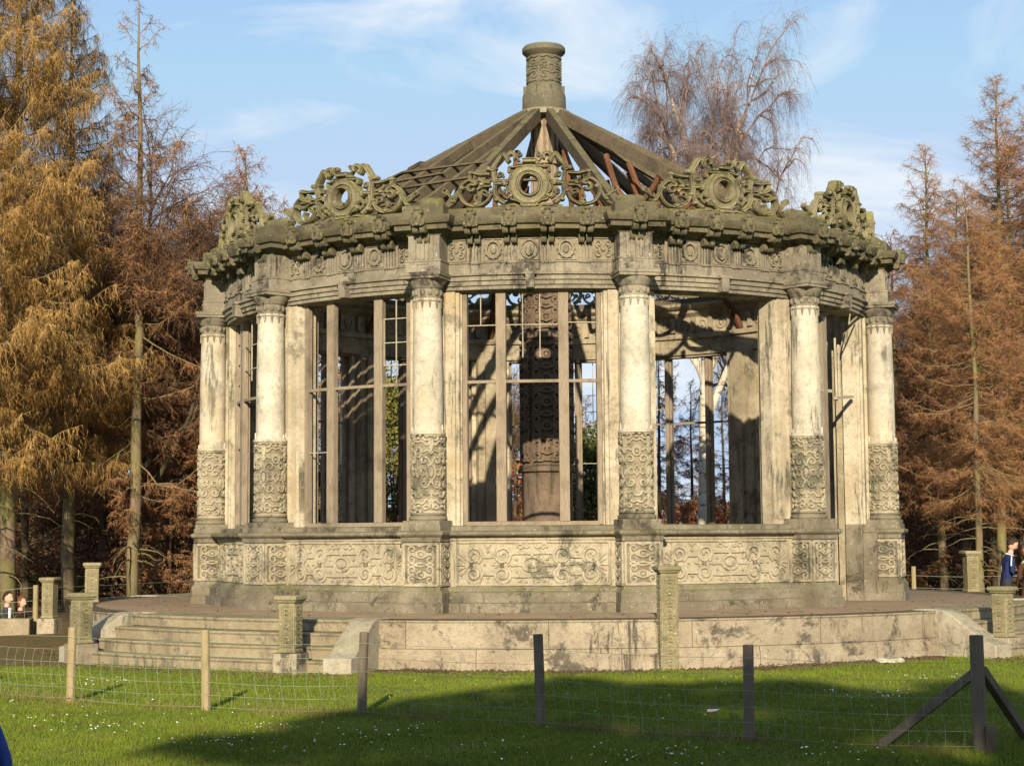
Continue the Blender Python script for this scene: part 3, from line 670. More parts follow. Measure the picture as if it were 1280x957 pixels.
def build_columns():
    r0 = 6.0; c = (0, -r0)
    # pedestal
    mb = MB()
    mb.sqlathe([(.37, TZ), (.37, .79), (.35, .80), (.35, .94), (.335, .955), (.31, .985), (.29, 1.03), (.29, 1.68), (.31, 1.70), (.315, 1.76), (.35, 1.78), (.365, 1.80), (.365, 1.835), (.345, 1.85), (.31, 1.86), (.31, 1.935), (.2, 1.936)], c)
    # connecting piece back to the wall
    mb.box((0, -5.72, 1.3), (.56, .4, 1.262)); pedm = mb.mesh('pedestal', M['plinth'])
    mb = MB()
    for nrm, ux, dx in (((0, -1, 0), (1, 0, 0), 0), ((1, 0, 0), (0, 1, 0), 0), ((-1, 0, 0), (0, -1, 0), 0)):
        mp = fpmap(Vector((0, -r0, 1.06)) + Vector(nrm) * .29, ux, nrm)
        panel_strokes(mb, mp, .46, .6, .028, .022)
        for q in ([(-.265, 0), (.265, 0)], [(-.265, .6), (.265, .6)], [(-.265, 0), (-.265, .6)], [(.265, 0), (.265, .6)]): mb.stroke(q, mp, strap(.04, .025))
    mb.erode(.006, 10.); pedr = mb.mesh('carved_relief', M['carved'])
    mb = MB(); mb.sqlathe([(.29, 1.936), (.29, 2.0), (.27, 2.01)], c)
    mb.lathe([(.27, 2.0), (.29, 2.03), (.285, 2.06), (.255, 2.075), (.255, 2.085), (.275, 2.1), (.27, 2.12), (.24, 2.13)], 28, c); basem = mb.mesh('column_base', M['plinth'])
    Rd = .235
    mb = MB(); mb.lathe([(Rd, 2.12), (Rd, 3.28)], 36, c); drum = mb.mesh('carved_drum', M['ground'])
    mb = MB(); mp = lambda u, v, h: ((Rd + h) * math.sin(u / Rd), -r0 - (Rd + h) * math.cos(u / Rd), v)
    W = 2 * PI * Rd / 4
    sec = strap(.032, .026)
    for q in range(4):
        u = (q + .35) * W
        def bo(L, s_=sec):
            mb.stroke([(u + x, y) for x, y in L], mp, s_); mb.stroke([(u - x, y) for x, y in L][::-1], mp, s_)
        mb.stroke(oval(u, 2.72, .062, .115, 18), mp, sec, closed=True); mb.boss((u, 2.72), .04, .085, .035, mp, 12)
        mb.stroke(oval(u + W / 2, 3.0, .05, .06, 14), mp, sec, closed=True); mb.boss((u + W / 2, 3.0), .025, .03, .03, mp, 8)
        mb.stroke([(u + W / 2 - .05, 2.72), (u + W / 2, 2.80), (u + W / 2 + .05, 2.72), (u + W / 2, 2.64)], mp, sec, closed=True)
        for v in (1, -1):
            bo([(0, 2.72 + v * .115), (.03, 2.72 + v * .17)] + spiral(.095, 2.72 + v * .17, .065, .016, 180, 180 - v * 420, 16))
            bo([(.062, 2.72 + v * .02), (.11, 2.72 + v * .05), (.15, 2.72 + v * .02)])
            bo(crom([(0, 2.72 + v * .26), (.05, 2.72 + v * .33), (.11, 2.72 + v * .30), (.15, 2.72 + v * .36), (.196, 2.72 + v * .36)], 4))
            bo(crom([(0, 2.72 + v * .47), (.06, 2.72 + v * .40), (.12, 2.72 + v * .46), (.196, 2.72 + v * .44)], 4))
            bo([(0, 2.72 + v * .3)] + spiral(.075, 2.72 + v * .52, .05, .015, 200, 200 + v * 360, 12))
            mb.boss((u, 2.72 + v * .37), .035, .04, .035, mp, 8)
            mb.boss((u + W / 2, 2.72 + v * .5), .03, .03, .035, mp, 8); mb.boss((u + .15, 2.72 + v * .24), .02, .02, .03, mp, 6)
    for z in (2.135, 3.265): mb.stroke([(2 * PI * Rd * i / 36, z) for i in range(36)], mp, strap(.03, .03), closed=True)
    mb.erode(.005, 12.); drumr = mb.mesh('carved_relief', M['carved'])
    mb = MB(); mb.lathe([(.24, 3.28), (.268, 3.285), (.272, 3.31), (.25, 3.33), (.228, 3.335), (.229, 3.7), (.226, 4.3), (.214, 5.0), (.205, 5.28), (.225, 5.285), (.232, 5.305), (.222, 5.325)], 36, c)
    for i in range(12):
        a = 2 * PI * i / 12; mp2 = lambda u, v, h: ((.225 + h) * math.sin(u / .225 + a), -r0 - (.225 + h) * math.cos(u / .225 + a), v)
        h = .1 if i % 2 else .065; mb.stroke([(0, 3.33), (0, 3.33 + h * .6), (0, 3.33 + h)], mp2, strap(.04, .02), lambda t: 1 - .8 * t * t)
    shaft = mb.mesh('shaft', M['shaft'])
    mb = MB(); mb.lathe([(.2, 5.32), (.208, 5.33), (.21, 5.47), (.225, 5.48), (.235, 5.50), (.25, 5.53), (.285, 5.575), (.29, 5.6), (.27, 5.61)], 32, c)
    mb.sqlathe([(.26, 5.6), (.305, 5.61), (.305, 5.645), (.32, 5.655), (.325, 5.70), (.31, 5.705)], c)
    for i in range(12):
        a = 2 * PI * i / 12; mp2 = lambda u, v, h: ((.21 + h) * math.sin(u / .21 + a), -r0 - (.21 + h) * math.cos(u / .21 + a), v)
        mb.boss((0, 5.41), .035, .05, .03, mp2, 8); mb.stroke([(0, 5.32), (0, 5.24), (0, 5.18)], mp2, strap(.05, .02), lambda t: 1 - .85 * t)
    cap = mb.mesh('capital', M['entab'])
    # entablature block breaking forward
    mb = MB(); mb.box((0, -5.88, 5.79), (.56, .62, .17)); mb.box((0, -5.86, 6.07), (.5, .58, .4))
    mb.box((0, -5.88, 5.885), (.58, .64, .025))
    for i in range(5): mb.box(((i - 2) * .07, -6.155, 6.08), (.03, .03, .34))
    for i in range(4): mb.box(((i - 1.5) * .05, -6.195, 5.845), (.03, .02, .03))
    blk = mb.mesh('entablature_block', M['entab'])
    mb = MB(); y = -5.85
    def rect(pr):
        m_ = len(pr); vs = []
        for sx, sy in ((-1, 1), (1, 1), (1, 0), (-1, 0)):
            for r, z in pr: vs.append((sx * r, (-5.87 - r) if sy else -5.55, z))
        fs = []
        for i in range(4):
            a = i * m_; b = ((i + 1) % 4) * m_
            for j in range(m_ - 1): fs.append((a + j, b + j, b + j + 1, a + j + 1))
        fs += [tuple(i * m_ for i in range(3, -1, -1)), tuple(i * m_ + m_ - 1 for i in range(4))]
        mb.add(vs, fs)
    rect([(.27, 6.272), (.29, 6.31), (.33, 6.34), (.42, 6.345), (.42, 6.41), (.44, 6.42), (.465, 6.43), (.485, 6.47), (.5, 6.51), (.5, 6.54), (.4, 6.565)])
    rect([(.33, 6.56), (.33, 6.72), (.3, 6.74)])
    mb.lathe([(.25, 6.73), (.24, 6.80), (.17, 6.86), (.05, 6.89)], 14, (0, -5.85))
    console(mb, 0, 6.1, 6.37)
    corb = mb.mesh('cornice_block', M['cornice'])
    # inner pilaster behind the column
    mb = MB(); mb.prism([pol(5.28, -3.1), pol(5.28, 3.1), pol(5.42, 3.4), pol(5.42, -3.4)][::-1], TZ, 5.5); mb.prism([pol(5.2, -1.6), pol(5.2, 1.6), pol(5.28, 1.6), pol(5.28, -1.6)][::-1], TZ, 5.45); pil = mb.mesh('inner_pilaster', M['inner'])
    for i in range(12):
        rz = rad(TH0 - 60 + 30 * i)
        col = link('column', shaft, CON, rz); tag(col)
        p = link('pedestal', pedm, CON, rz); link('carved_relief', pedr, p)
        link('column_base', basem, col); d = link('carved_drum', drum, CON, rz); link('carved_relief', drumr, d)
        link('capital', cap, col); link('entablature_block', blk, CON, rz); link('cornice_block', corb, CON, rz); link('inner_pilaster', pil, CON, rz)
build_columns()

def build_roof():
    r = random.Random(11)
    def rz_(rr): return 9.50 - .565 * (rr - .45)
    hip = MB(); hip.beam((0, -5.75, rz_(5.75) - .05), (0, -.43, rz_(.43) - .08), .125, .22); hipm = hip.mesh('hip_rafter', M['rafter'])
    # curved brace below each hip
    b = MB(); pts = crom([(0, -5.4, 5.95), (0, -5.1, 6.35), (0, -4.3, 7.0), (0, -3.4, 7.55), (0, -2.9, 7.95)], 5); b.tube(pts, .065, 6)
    pts = crom([(0, -2.9, 7.9), (0, -2.6, 7.6), (0, -2.3, 7.55), (0, -1.9, 7.8), (0, -1.6, 8.5)], 5); b.tube(pts, .055, 6)
    pts = crom([(0, -3.6, 7.7), (0, -3.8, 7.2), (0, -3.4, 6.9), (0, -2.9, 7.1), (0, -2.8, 7.6)], 5); b.tube(pts, .05, 6)
    b.beam((0, -5.4, 6.62), (0, -3.5, 7.55), .1, .12); brm = b.mesh('curved_brace', M['brace'])
    for i in range(12):
        rz = rad(TH0 - 60 + 30 * i); link('hip_rafter', hipm, CON, rz); link('curved_brace', brm, CON, rz)
    # jack rafters and battens, denser on the left bays
    for i in range(12):
        t = TH0 - 45 + 30 * i; rz = rad(t)
        j = MB(); us = {0: (-1.1, -.75, -.38, 0, .38, .75, 1.1), 11: (-1.1, -.7, -.3, .1, .5, .9), 1: (-.95, -.45, .1, .6), 10: (-.8, 0, .8), 2: (-.85,), 6: (0,), 8: (0.3,), 9: (-.5, .5)}.get(i, ())
        for u in us:
            tp = max(.5, abs(u) / math.tan(rad(15)) + .12); e_ = 5.6; k_ = math.cos(rad(15))
            zz = lambda y: rz_(y / k_) if False else 9.50 - .585 * (y - .45)
            j.beam((u, -e_, zz(e_) - .03), (u + r.uniform(-.03, .03), -tp, zz(tp) - .03), .09, .16)
        if us: j.build('jack_rafters', M['rafter'], CON, rz=rz)
        bt = {0: 9, 1: 7, 11: 8, 3: 0, 2: 2, 10: 4}.get(i, 0)
        if bt:
            q = MB()
            for m_ in range(bt):
                y = 5.3 - m_ * (.36 if i != 2 else 1.3); w = y * math.tan(rad(15)); x0 = -w; x1 = w
                if r.random() < .35: x1 = w * r.uniform(-.2, .8)
                if r.random() < .2: x0 = -w * r.uniform(0, .6)
                z = 9.50 - .585 * (y - .45) + .07; q.beam((x0, -y, z + r.uniform(-.02, .02)), (x1, -y, z + r.uniform(-.02, .02)), .1, .03)
            q.build('roof_battens', M['rafter'], CON, rz=rz)
    # ring beam on the wall head and collar rings
    m = MB(); m.ring([(5.25, 6.552), (5.55, 6.552), (5.55, 6.66), (5.25, 6.66)], 0, 360, 48); m.build('wall_plate', M['rafter'], CON)
    # king post of flaking painted boards
    m = MB(); m.lathe([(.25, 6.4), (.25, 8.55), (.31, 8.56), (.31, 8.66), (.22, 8.7), (.22, 9.45), (.36, 9.55), (.36, 9.60)], 10); 
    for i in range(10):
        a = 2 * PI * i / 10 + .3; m.tube([(.24 * math.cos(a), .24 * math.sin(a), 6.4), (.235 * math.cos(a), .235 * math.sin(a), 9.5)], .03, 4)
    m.build('king_post', M['cream'], CON)
    # carved central stack below
    m = MB(); m.lathe([(.55, TZ), (.55, .95), (.5, 1.0), (.46, 1.1), (.46, 2.9), (.52, 2.93), (.52, 3.0), (.45, 3.05), (.45, 5.3), (.5, 5.34), (.5, 5.42), (.42, 5.5), (.42, 6.4), (.34, 6.5)], 14)
    st_ = m.build('central_stack', M['brownstone'], CON)
    m = MB(); mp = lambda u, v, h: ((.45 + h) * math.sin(u / .45), -(.45 + h) * math.cos(u / .45), v)
    for q in range(5): u = q * 2 * PI * .45 / 5; panel_strokes(m, lambda a, b_, h, u=u: mp(u + a, 3.1 + b_, h), .54, 2.15, .05, .045)
    m.build('carved_relief', M['brownstone'], st_); m = MB()
    for q in range(5): u = q * 2 * PI * .45 / 5; panel_strokes(m, lambda a, b_, h, u=u: mp(u + a, 5.5 + b_, h - .03), .54, .85, .05, .045)
    m.build('carved_relief', M['brownstone'], st_); m = MB()
    for i in range(24): u = 2 * PI * .45 * i / 24; m.stroke([(u, 3.25), (u, 3.6)], lambda a, b_, h: mp(a, b_, h), strap(.05, .05))
    m.build('fluting', M['brownstone'], st_)
    # chimney
    m = MB(); m.lathe([(.36, 9.52), (.45, 9.53), (.475, 9.62), (.40, 9.65)], 32); m.build('lead_collar', M['cheek'], CON, loc=(0, 0, -.07))
    m = MB(); m.lathe([(.395, 9.63), (.405, 9.65), (.40, 9.90), (.395, 9.93), (.345, 10.05), (.335, 10.12), (.31, 10.13), (.305, 10.66), (.33, 10.68), (.35, 10.70), (.385, 10.73), (.40, 10.75), (.40, 10.82), (.375, 10.85), (.365, 10.86), (.25, 10.865)], 32)
    for i in range(8):
        a = 2 * PI * (i + .5) / 8; m.box((.36 * math.cos(a), .36 * math.sin(a), 10.0), (.09, .03, .16), Matrix.Rotation(a, 3, 'Z'))
    ch = m.build('chimney', M['chim'], CON, loc=(0, 0, -.07))
    m = MB(); mp3 = lambda u, v, h: ((.307 + h) * math.sin(u / .307), -(.307 + h) * math.cos(u / .307), v)
    W = 2 * PI * .307 / 4
    for q in range(4): panel_strokes(m, lambda a, b_, h, u=(q + .3) * W: mp3(u + a, 10.15 + b_, h), W, .5, .035, .022)
    m.build('chimney_carving', M['chim'], ch)
build_roof()

# ------------------------------------------------------------------ trees
def np_mesh(name, V, F, mat):
    V = np.asarray(V, np.float32); F = np.asarray(F, np.int32); k_ = F.shape[1]
    me = bpy.data.meshes.new(name); me.vertices.add(len(V)); me.vertices.foreach_set('co', V.ravel())
    me.loops.add(F.size); me.loops.foreach_set('vertex_index', F.ravel())
    me.polygons.add(len(F)); me.polygons.foreach_set('loop_start', np.arange(0, F.size, k_, dtype=np.int32))
    me.materials.append(mat); me.update(calc_edges=True); return me
def nrmz(A): return A / np.maximum(np.linalg.norm(A, axis=1, keepdims=True), 1e-9)
def slivers(P, D, L, R):
    """thin three-sided twigs tapering to a point"""
    n = len(P); a = nrmz(np.cross(D, nrmz(rng.normal(size=(n, 3))))); b = np.cross(D, a)
    L = np.asarray(L)[:, None]; R = np.asarray(R)[:, None] * np.ones((n, 1))
    V = np.stack([P + a * R, P + (-.5 * a + .866 * b) * R, P + (-.5 * a - .866 * b) * R, P + D * L], 1).reshape(-1, 3)
    i = np.arange(n)[:, None] * 4
    F = np.concatenate([i + [0, 1, 3], i + [1, 2, 3], i + [2, 0, 3]], 1).reshape(-1, 3)
    return V, F
def leaves(P, size):
    n = len(P); a = nrmz(rng.normal(size=(n, 3))); b = nrmz(np.cross(a, rng.normal(size=(n, 3))))
    s = (size * rng.uniform(.6, 1.3, n))[:, None]
    V = np.stack([P - a * s, P + b * s * .6, P + a * s, P - b * s * .6], 1).reshape(-1, 3)
    i = np.arange(n)[:, None] * 4; F = np.concatenate([i + [0, 1, 2], i + [0, 2, 3]], 1).reshape(-1, 3); return V, F
def tubes(lines, n=5):
    """lines: list of (points, radii) -> triangles"""
    mb = MB()
    for p, r in lines: mb.tube([tuple(q) for q in p], [float(x) for x in r], n)
    F = []
    for f in mb.f:
        for j in range(1, len(f) - 1): F.append((f[0], f[j], f[j + 1]))
    return np.array(mb.v), np.array(F)
def join(parts):
    V = []; F = []; b = 0
    for v, f in parts: V.append(v); F.append(f + b); b += len(v)
    return np.concatenate(V), np.concatenate(F)
def bez(n): return np.linspace(0, 1, n)

def larch_meshes(seed, H, zb, Rm, nb, dens, hang=1., tr=.16, tw=.009, bend=.3, mat='twiglarch', bk='bark', deadlow=8, twl=1.):
    global rng
    rng = np.random.default_rng(seed); g = rng
    t = np.linspace(0, 1, 12); wob = np.cumsum(g.normal(0, .045 * bend, (12, 2)), 0)
    tp = np.column_stack([wob[:, 0] * H * .12, wob[:, 1] * H * .12, t * H])
    trv, trf = tubes([(tp, tr * (1 - t) ** .8 + .012)], 9)
    lines = []; tips = []
    for b in range(nb):
        u = (b + g.random()) / nb; z = zb + (H - zb) * u; low = False
        L = (Rm * (1 - u) ** .75 * g.uniform(.3, 1.12) * min(1, .55 + 1.6 * u) + .25)
        az = g.uniform(0, 2 * PI); e0 = rad(-4 + 46 * u + g.normal(0, 15))
        s = np.linspace(0, 1, 8); base = np.array([np.interp(z, tp[:, 2], tp[:, 0]), np.interp(z, tp[:, 2], tp[:, 1]), z])
        rr = s * L * math.cos(e0); zz = s * L * math.sin(e0) - L * .28 * (1 - u) * np.sin(s * PI * .75) + L * .14 * s ** 3
        az_ = az + .25 * g.normal() * s
        p = base + np.column_stack([rr * np.cos(az_), rr * np.sin(az_), zz]); p[1:] += g.normal(0, .02 * L, (7, 3))
        lines.append((p, (.005 + .0065 * L) * (1 - s) ** .7 * (tr / .16) ** .5 + .004))
        tips.append((p, L, az))
        if L > .9:
            for q in range(4 if L > 1.6 else 3):    # side branchlets that fill out the spray
                i = g.integers(2, 7); d = p[i] - p[i - 1]; d = d / np.linalg.norm(d); lat = np.cross(d, [0, 0, 1.]); lat /= np.linalg.norm(lat) + 1e-6
                l2 = L * g.uniform(.22, .5) * (1.15 - i / 9); dd = d * g.uniform(.3, .9) + lat * g.choice([-1, 1]) * g.uniform(.5, 1.) + np.array([0, 0, g.uniform(-.35, .2)]); dd /= np.linalg.norm(dd)
                p2 = p[i] + np.outer(s, dd) * l2 + np.outer(s * s, [0, 0, -.12 * l2]) + g.normal(0, .02, (8, 3)) * s[:, None]
                lines.append((p2[::2], (.004 + .005 * l2) * (1 - s[::2]) + .003)); tips.append((p2, l2, az))
    for b in range(deadlow):                        # bare snags below the crown
        z = g.uniform(.8, zb); L = g.uniform(.5, 2.2); az = g.uniform(0, 2 * PI); s = np.linspace(0, 1, 6)
        p = np.array([np.interp(z, tp[:, 2], tp[:, 0]), np.interp(z, tp[:, 2], tp[:, 1]), z]) + np.column_stack([s * L * math.cos(az), s * L * math.sin(az), L * (.25 * s - .5 * s * s)]) + g.normal(0, .03, (6, 3)) * s[:, None]
        lines.append((p, .022 * (1 - s) + .005)); 
    # twigs
    PP = []; DD = []; LL = []
    for p, L, az in tips:
        n = int(dens * L * 24) + 8; q = g.uniform(.03, 1, n) ** .6; i = np.minimum((q * 7).astype(int), 6); f = (q * 7 - i)[:, None]
        P = p[i] * (1 - f) + p[i + 1] * f; fw = nrmz(p[i + 1] - p[i]); lat = nrmz(np.cross(fw, [0, 0, 1.])) * g.choice([-1, 1], n)[:, None]
        D = nrmz(fw * g.uniform(.1, .8, n)[:, None] + lat * g.uniform(.1, .9, n)[:, None] + np.array([0, 0, -1.]) * (hang * g.uniform(.1, 1.1, n))[:, None] + g.normal(0, .22, (n, 3)))
        PP.append(P); DD.append(D); LL.append(g.uniform(.15, .6, n) * min(1.4, .45 + .35 * L) * (1.1 - .5 * q) * twl)
    P = np.concatenate(PP); D = np.concatenate(DD); L = np.concatenate(LL)
    parts = [slivers(P, D, L, np.full(len(P), tw * .8))]
    k_ = 4; f = g.uniform(.15, .95, (len(P), k_)); P2 = (P[:, None] + D[:, None] * (L[:, None] * f)[..., None]).reshape(-1, 3)
    D2 = nrmz(np.repeat(D, k_, 0) * .5 + g.normal(0, .75, (len(P2), 3)) + np.array([0, 0, -.7 * hang])); L2 = np.repeat(L, k_) * g.uniform(.25, .6, len(P2))
    parts.append(slivers(P2, D2, L2, np.full(len(P2), tw * .6)))
    me_t = np_mesh('trunk', trv, trf, M[bk]); me_b = np_mesh('branches', *tubes(lines, 4), M[bk]); me_c = np_mesh('twigs', *join(parts), M[mat])
    me_t.shade_smooth()
    return [('trunk', me_t), ('branches', me_b), ('twigs', me_c)]

def broad_meshes(seed, H, tr, levels=4, spread=.5, pend=1., tw=.007, twn=9, mat='twigbirch', bk='birch', first=.3, twl=(.35, 1.1)):
    """birch and other bare broad-leaved trees: forking limbs ending in sprays of fine twigs"""
    global rng
    rng = np.random.default_rng(seed); g = rng; lines = []; fine = []; tips = []
    def grow(p, d, L, r, lv):
        s = 6; pts = [p]; dd = d
        for i in range(s):
            dd = dd + g.normal(0, (.045 if lv == 0 else .08) + .03 * lv, 3) + np.array([0, 0, .05 if lv < 2 else -.02 * pend * lv]); dd = dd / np.linalg.norm(dd); pts.append(pts[-1] + dd * L / s)
        pts = np.array(pts); rr = np.linspace(r, r * .55, s + 1); (lines if lv < 2 else fine).append((pts, rr))
        if lv >= levels: tips.append(pts); return
        if lv >= levels - 1: tips.append(pts)
        nb = [5, 5, 4, 3, 3][lv] if lv else 13
        for k_ in range(nb):
            q = g.uniform(first if lv == 0 else .25, 1.) if k_ else 1.
            i = min(int(q * s), s - 1); pp = pts[i] * (1 - (q * s - i)) + pts[i + 1] * (q * s - i)
            side = np.cross(dd, g.normal(size=3)); side /= np.linalg.norm(side)
            nd = dd * (1 - spread * .5) + side * spread * g.uniform(.7, 1.4) + np.array([0, 0, .25]); nd /= np.linalg.norm(nd)
            if k_ == 0: nd = dd + side * .15
            grow(pp, nd / np.linalg.norm(nd), L * (g.uniform(.42, .62) if lv else g.uniform(.3, .5) * (1.25 - .5 * q)), r * (.55 if k_ else .6) * (1 - .35 * q + .1), lv + 1)
    grow(np.zeros(3), np.array([.03, 0, 1.]), H * .72, tr, 0)
    PP = []; DD = []
    for p in tips:
        n = twn; q = g.uniform(.1, 1, n) * 6; i = np.minimum(q.astype(int), 5); f = (q - i)[:, None]
        PP.append(p[i] * (1 - f) + p[i + 1] * f); DD.append(nrmz(nrmz(p[i + 1] - p[i]) * .6 + g.normal(0, .5, (n, 3)) + np.array([0, 0, -.15 * pend])))
    P = np.concatenate(PP); D = np.concatenate(DD); n = len(P); L = g.uniform(*twl, n)
    parts = []
    for k_ in range(3):                             # each twig bends over and hangs
        parts.append(slivers(P, D, L * .5, np.full(n, tw * (1 - .2 * k_))))
        m = 2; ff = g.uniform(.2, 1, (n, m)); P2 = (P[:, None] + D[:, None] * (L[:, None] * .4 * ff)[..., None]).reshape(-1, 3)
        D2 = nrmz(np.repeat(D, m, 0) + g.normal(0, .5, (n * m, 3)) + np.array([0, 0, -.5 * pend])); parts.append(slivers(P2, D2, np.repeat(L, m) * g.uniform(.2, .5, n * m), np.full(n * m, tw * .6)))
        P = P + D * (L * .38)[:, None]; D = nrmz(D + np.array([0, 0, -.55 * pend]) + g.normal(0, .15, (n, 3)))
    me_t = np_mesh('trunk', *tubes(lines[:1], 10), M[bk]); me_t.shade_smooth()
    me_b = np_mesh('limbs', *tubes(lines[1:], 6), M[bk]); me_c = np_mesh('twigs', *join([tubes(fine, 4)] + parts), M[mat])
    return [('trunk', me_t), ('limbs', me_b), ('twigs', me_c)]

def spruce_meshes(seed, H, Rm, n=26000, mat='spruce', leaf=.075, blunt=.8, zb=.2):
    global rng
    rng = np.random.default_rng(seed); g = rng
    tv = tubes([([(0, 0, -.1), (.05, 0, H * .5), (0, 0, H)], [.02 * H, .012 * H, .01])], 7)
    nb = 110; u = g.uniform(0, 1, nb) ** 1.15; z = zb + (H - zb) * u; az = g.uniform(0, 2 * PI, nb); L = Rm * (1 - u) ** blunt * g.uniform(.7, 1.1, nb) + .15
    b = g.choice(nb, n, p=L / L.sum()); s = g.uniform(.08, 1, n) ** .7
    r = s * L[b]; w = .16 * L[b] * (1.05 - s) + .05
    P = np.column_stack([r * np.cos(az[b]), r * np.sin(az[b]), z[b] - .35 * r * (1 - u[b]) + .12 * L[b] * s * s]) + g.normal(0, 1, (n, 3)) * np.column_stack([w, w, w * .6])
    D = nrmz(np.column_stack([np.cos(az[b]), np.sin(az[b]), np.full(n, -.35)]) + g.normal(0, .5, (n, 3)))
    V, F = slivers(P, D, g.uniform(.12, .38, n), np.full(n, leaf * .5))
    return [('trunk', np_mesh('trunk', *tv, M['barkdark'])), ('foliage', np_mesh('foliage', V, F, M[mat]))]

def bush_meshes(seed, H, R, n, mat, leaf, cone=.5):
    global rng
    rng = np.random.default_rng(seed); g = rng
    nc = 40; u = g.uniform(0, 1, nc); a = g.uniform(0, 2 * PI, nc); rr = R * (1 - cone * u) * np.sqrt(g.uniform(.05, 1, nc))
    C = np.column_stack([rr * np.cos(a), rr * np.sin(a), .15 + (H - .3) * u]); i = g.integers(0, nc, n)
    P = C[i] + g.normal(0, 1, (n, 3)) * np.array([R * .24, R * .24, H * .06]); P = P[P[:, 2] > 0.02]
    st = [(np.linspace([0, 0, -.05], C[j], 4) + g.normal(0, .02, (4, 3)), [.03, .024, .016, .006]) for j in range(0, nc, 2)]
    return [('stems', np_mesh('stems', *tubes(st, 4), M['barkdark'])), ('leaves', np_mesh('leaves', *leaves(P, leaf), M[mat]))]

def tree(name, meshes, loc, rz, sc, label, cat, group=None, zs=None):
    o = empty(name, loc, rz); o.scale = (sc, sc, zs or sc)
    for n, me in meshes: link(n, me, o)
    tag(o, label, cat, group); return o

CAMX, CAMY, F_PX = 0., -32.06, 2204.56
def at(px, depth): return ((px - 683) / F_PX * depth, CAMY + depth)

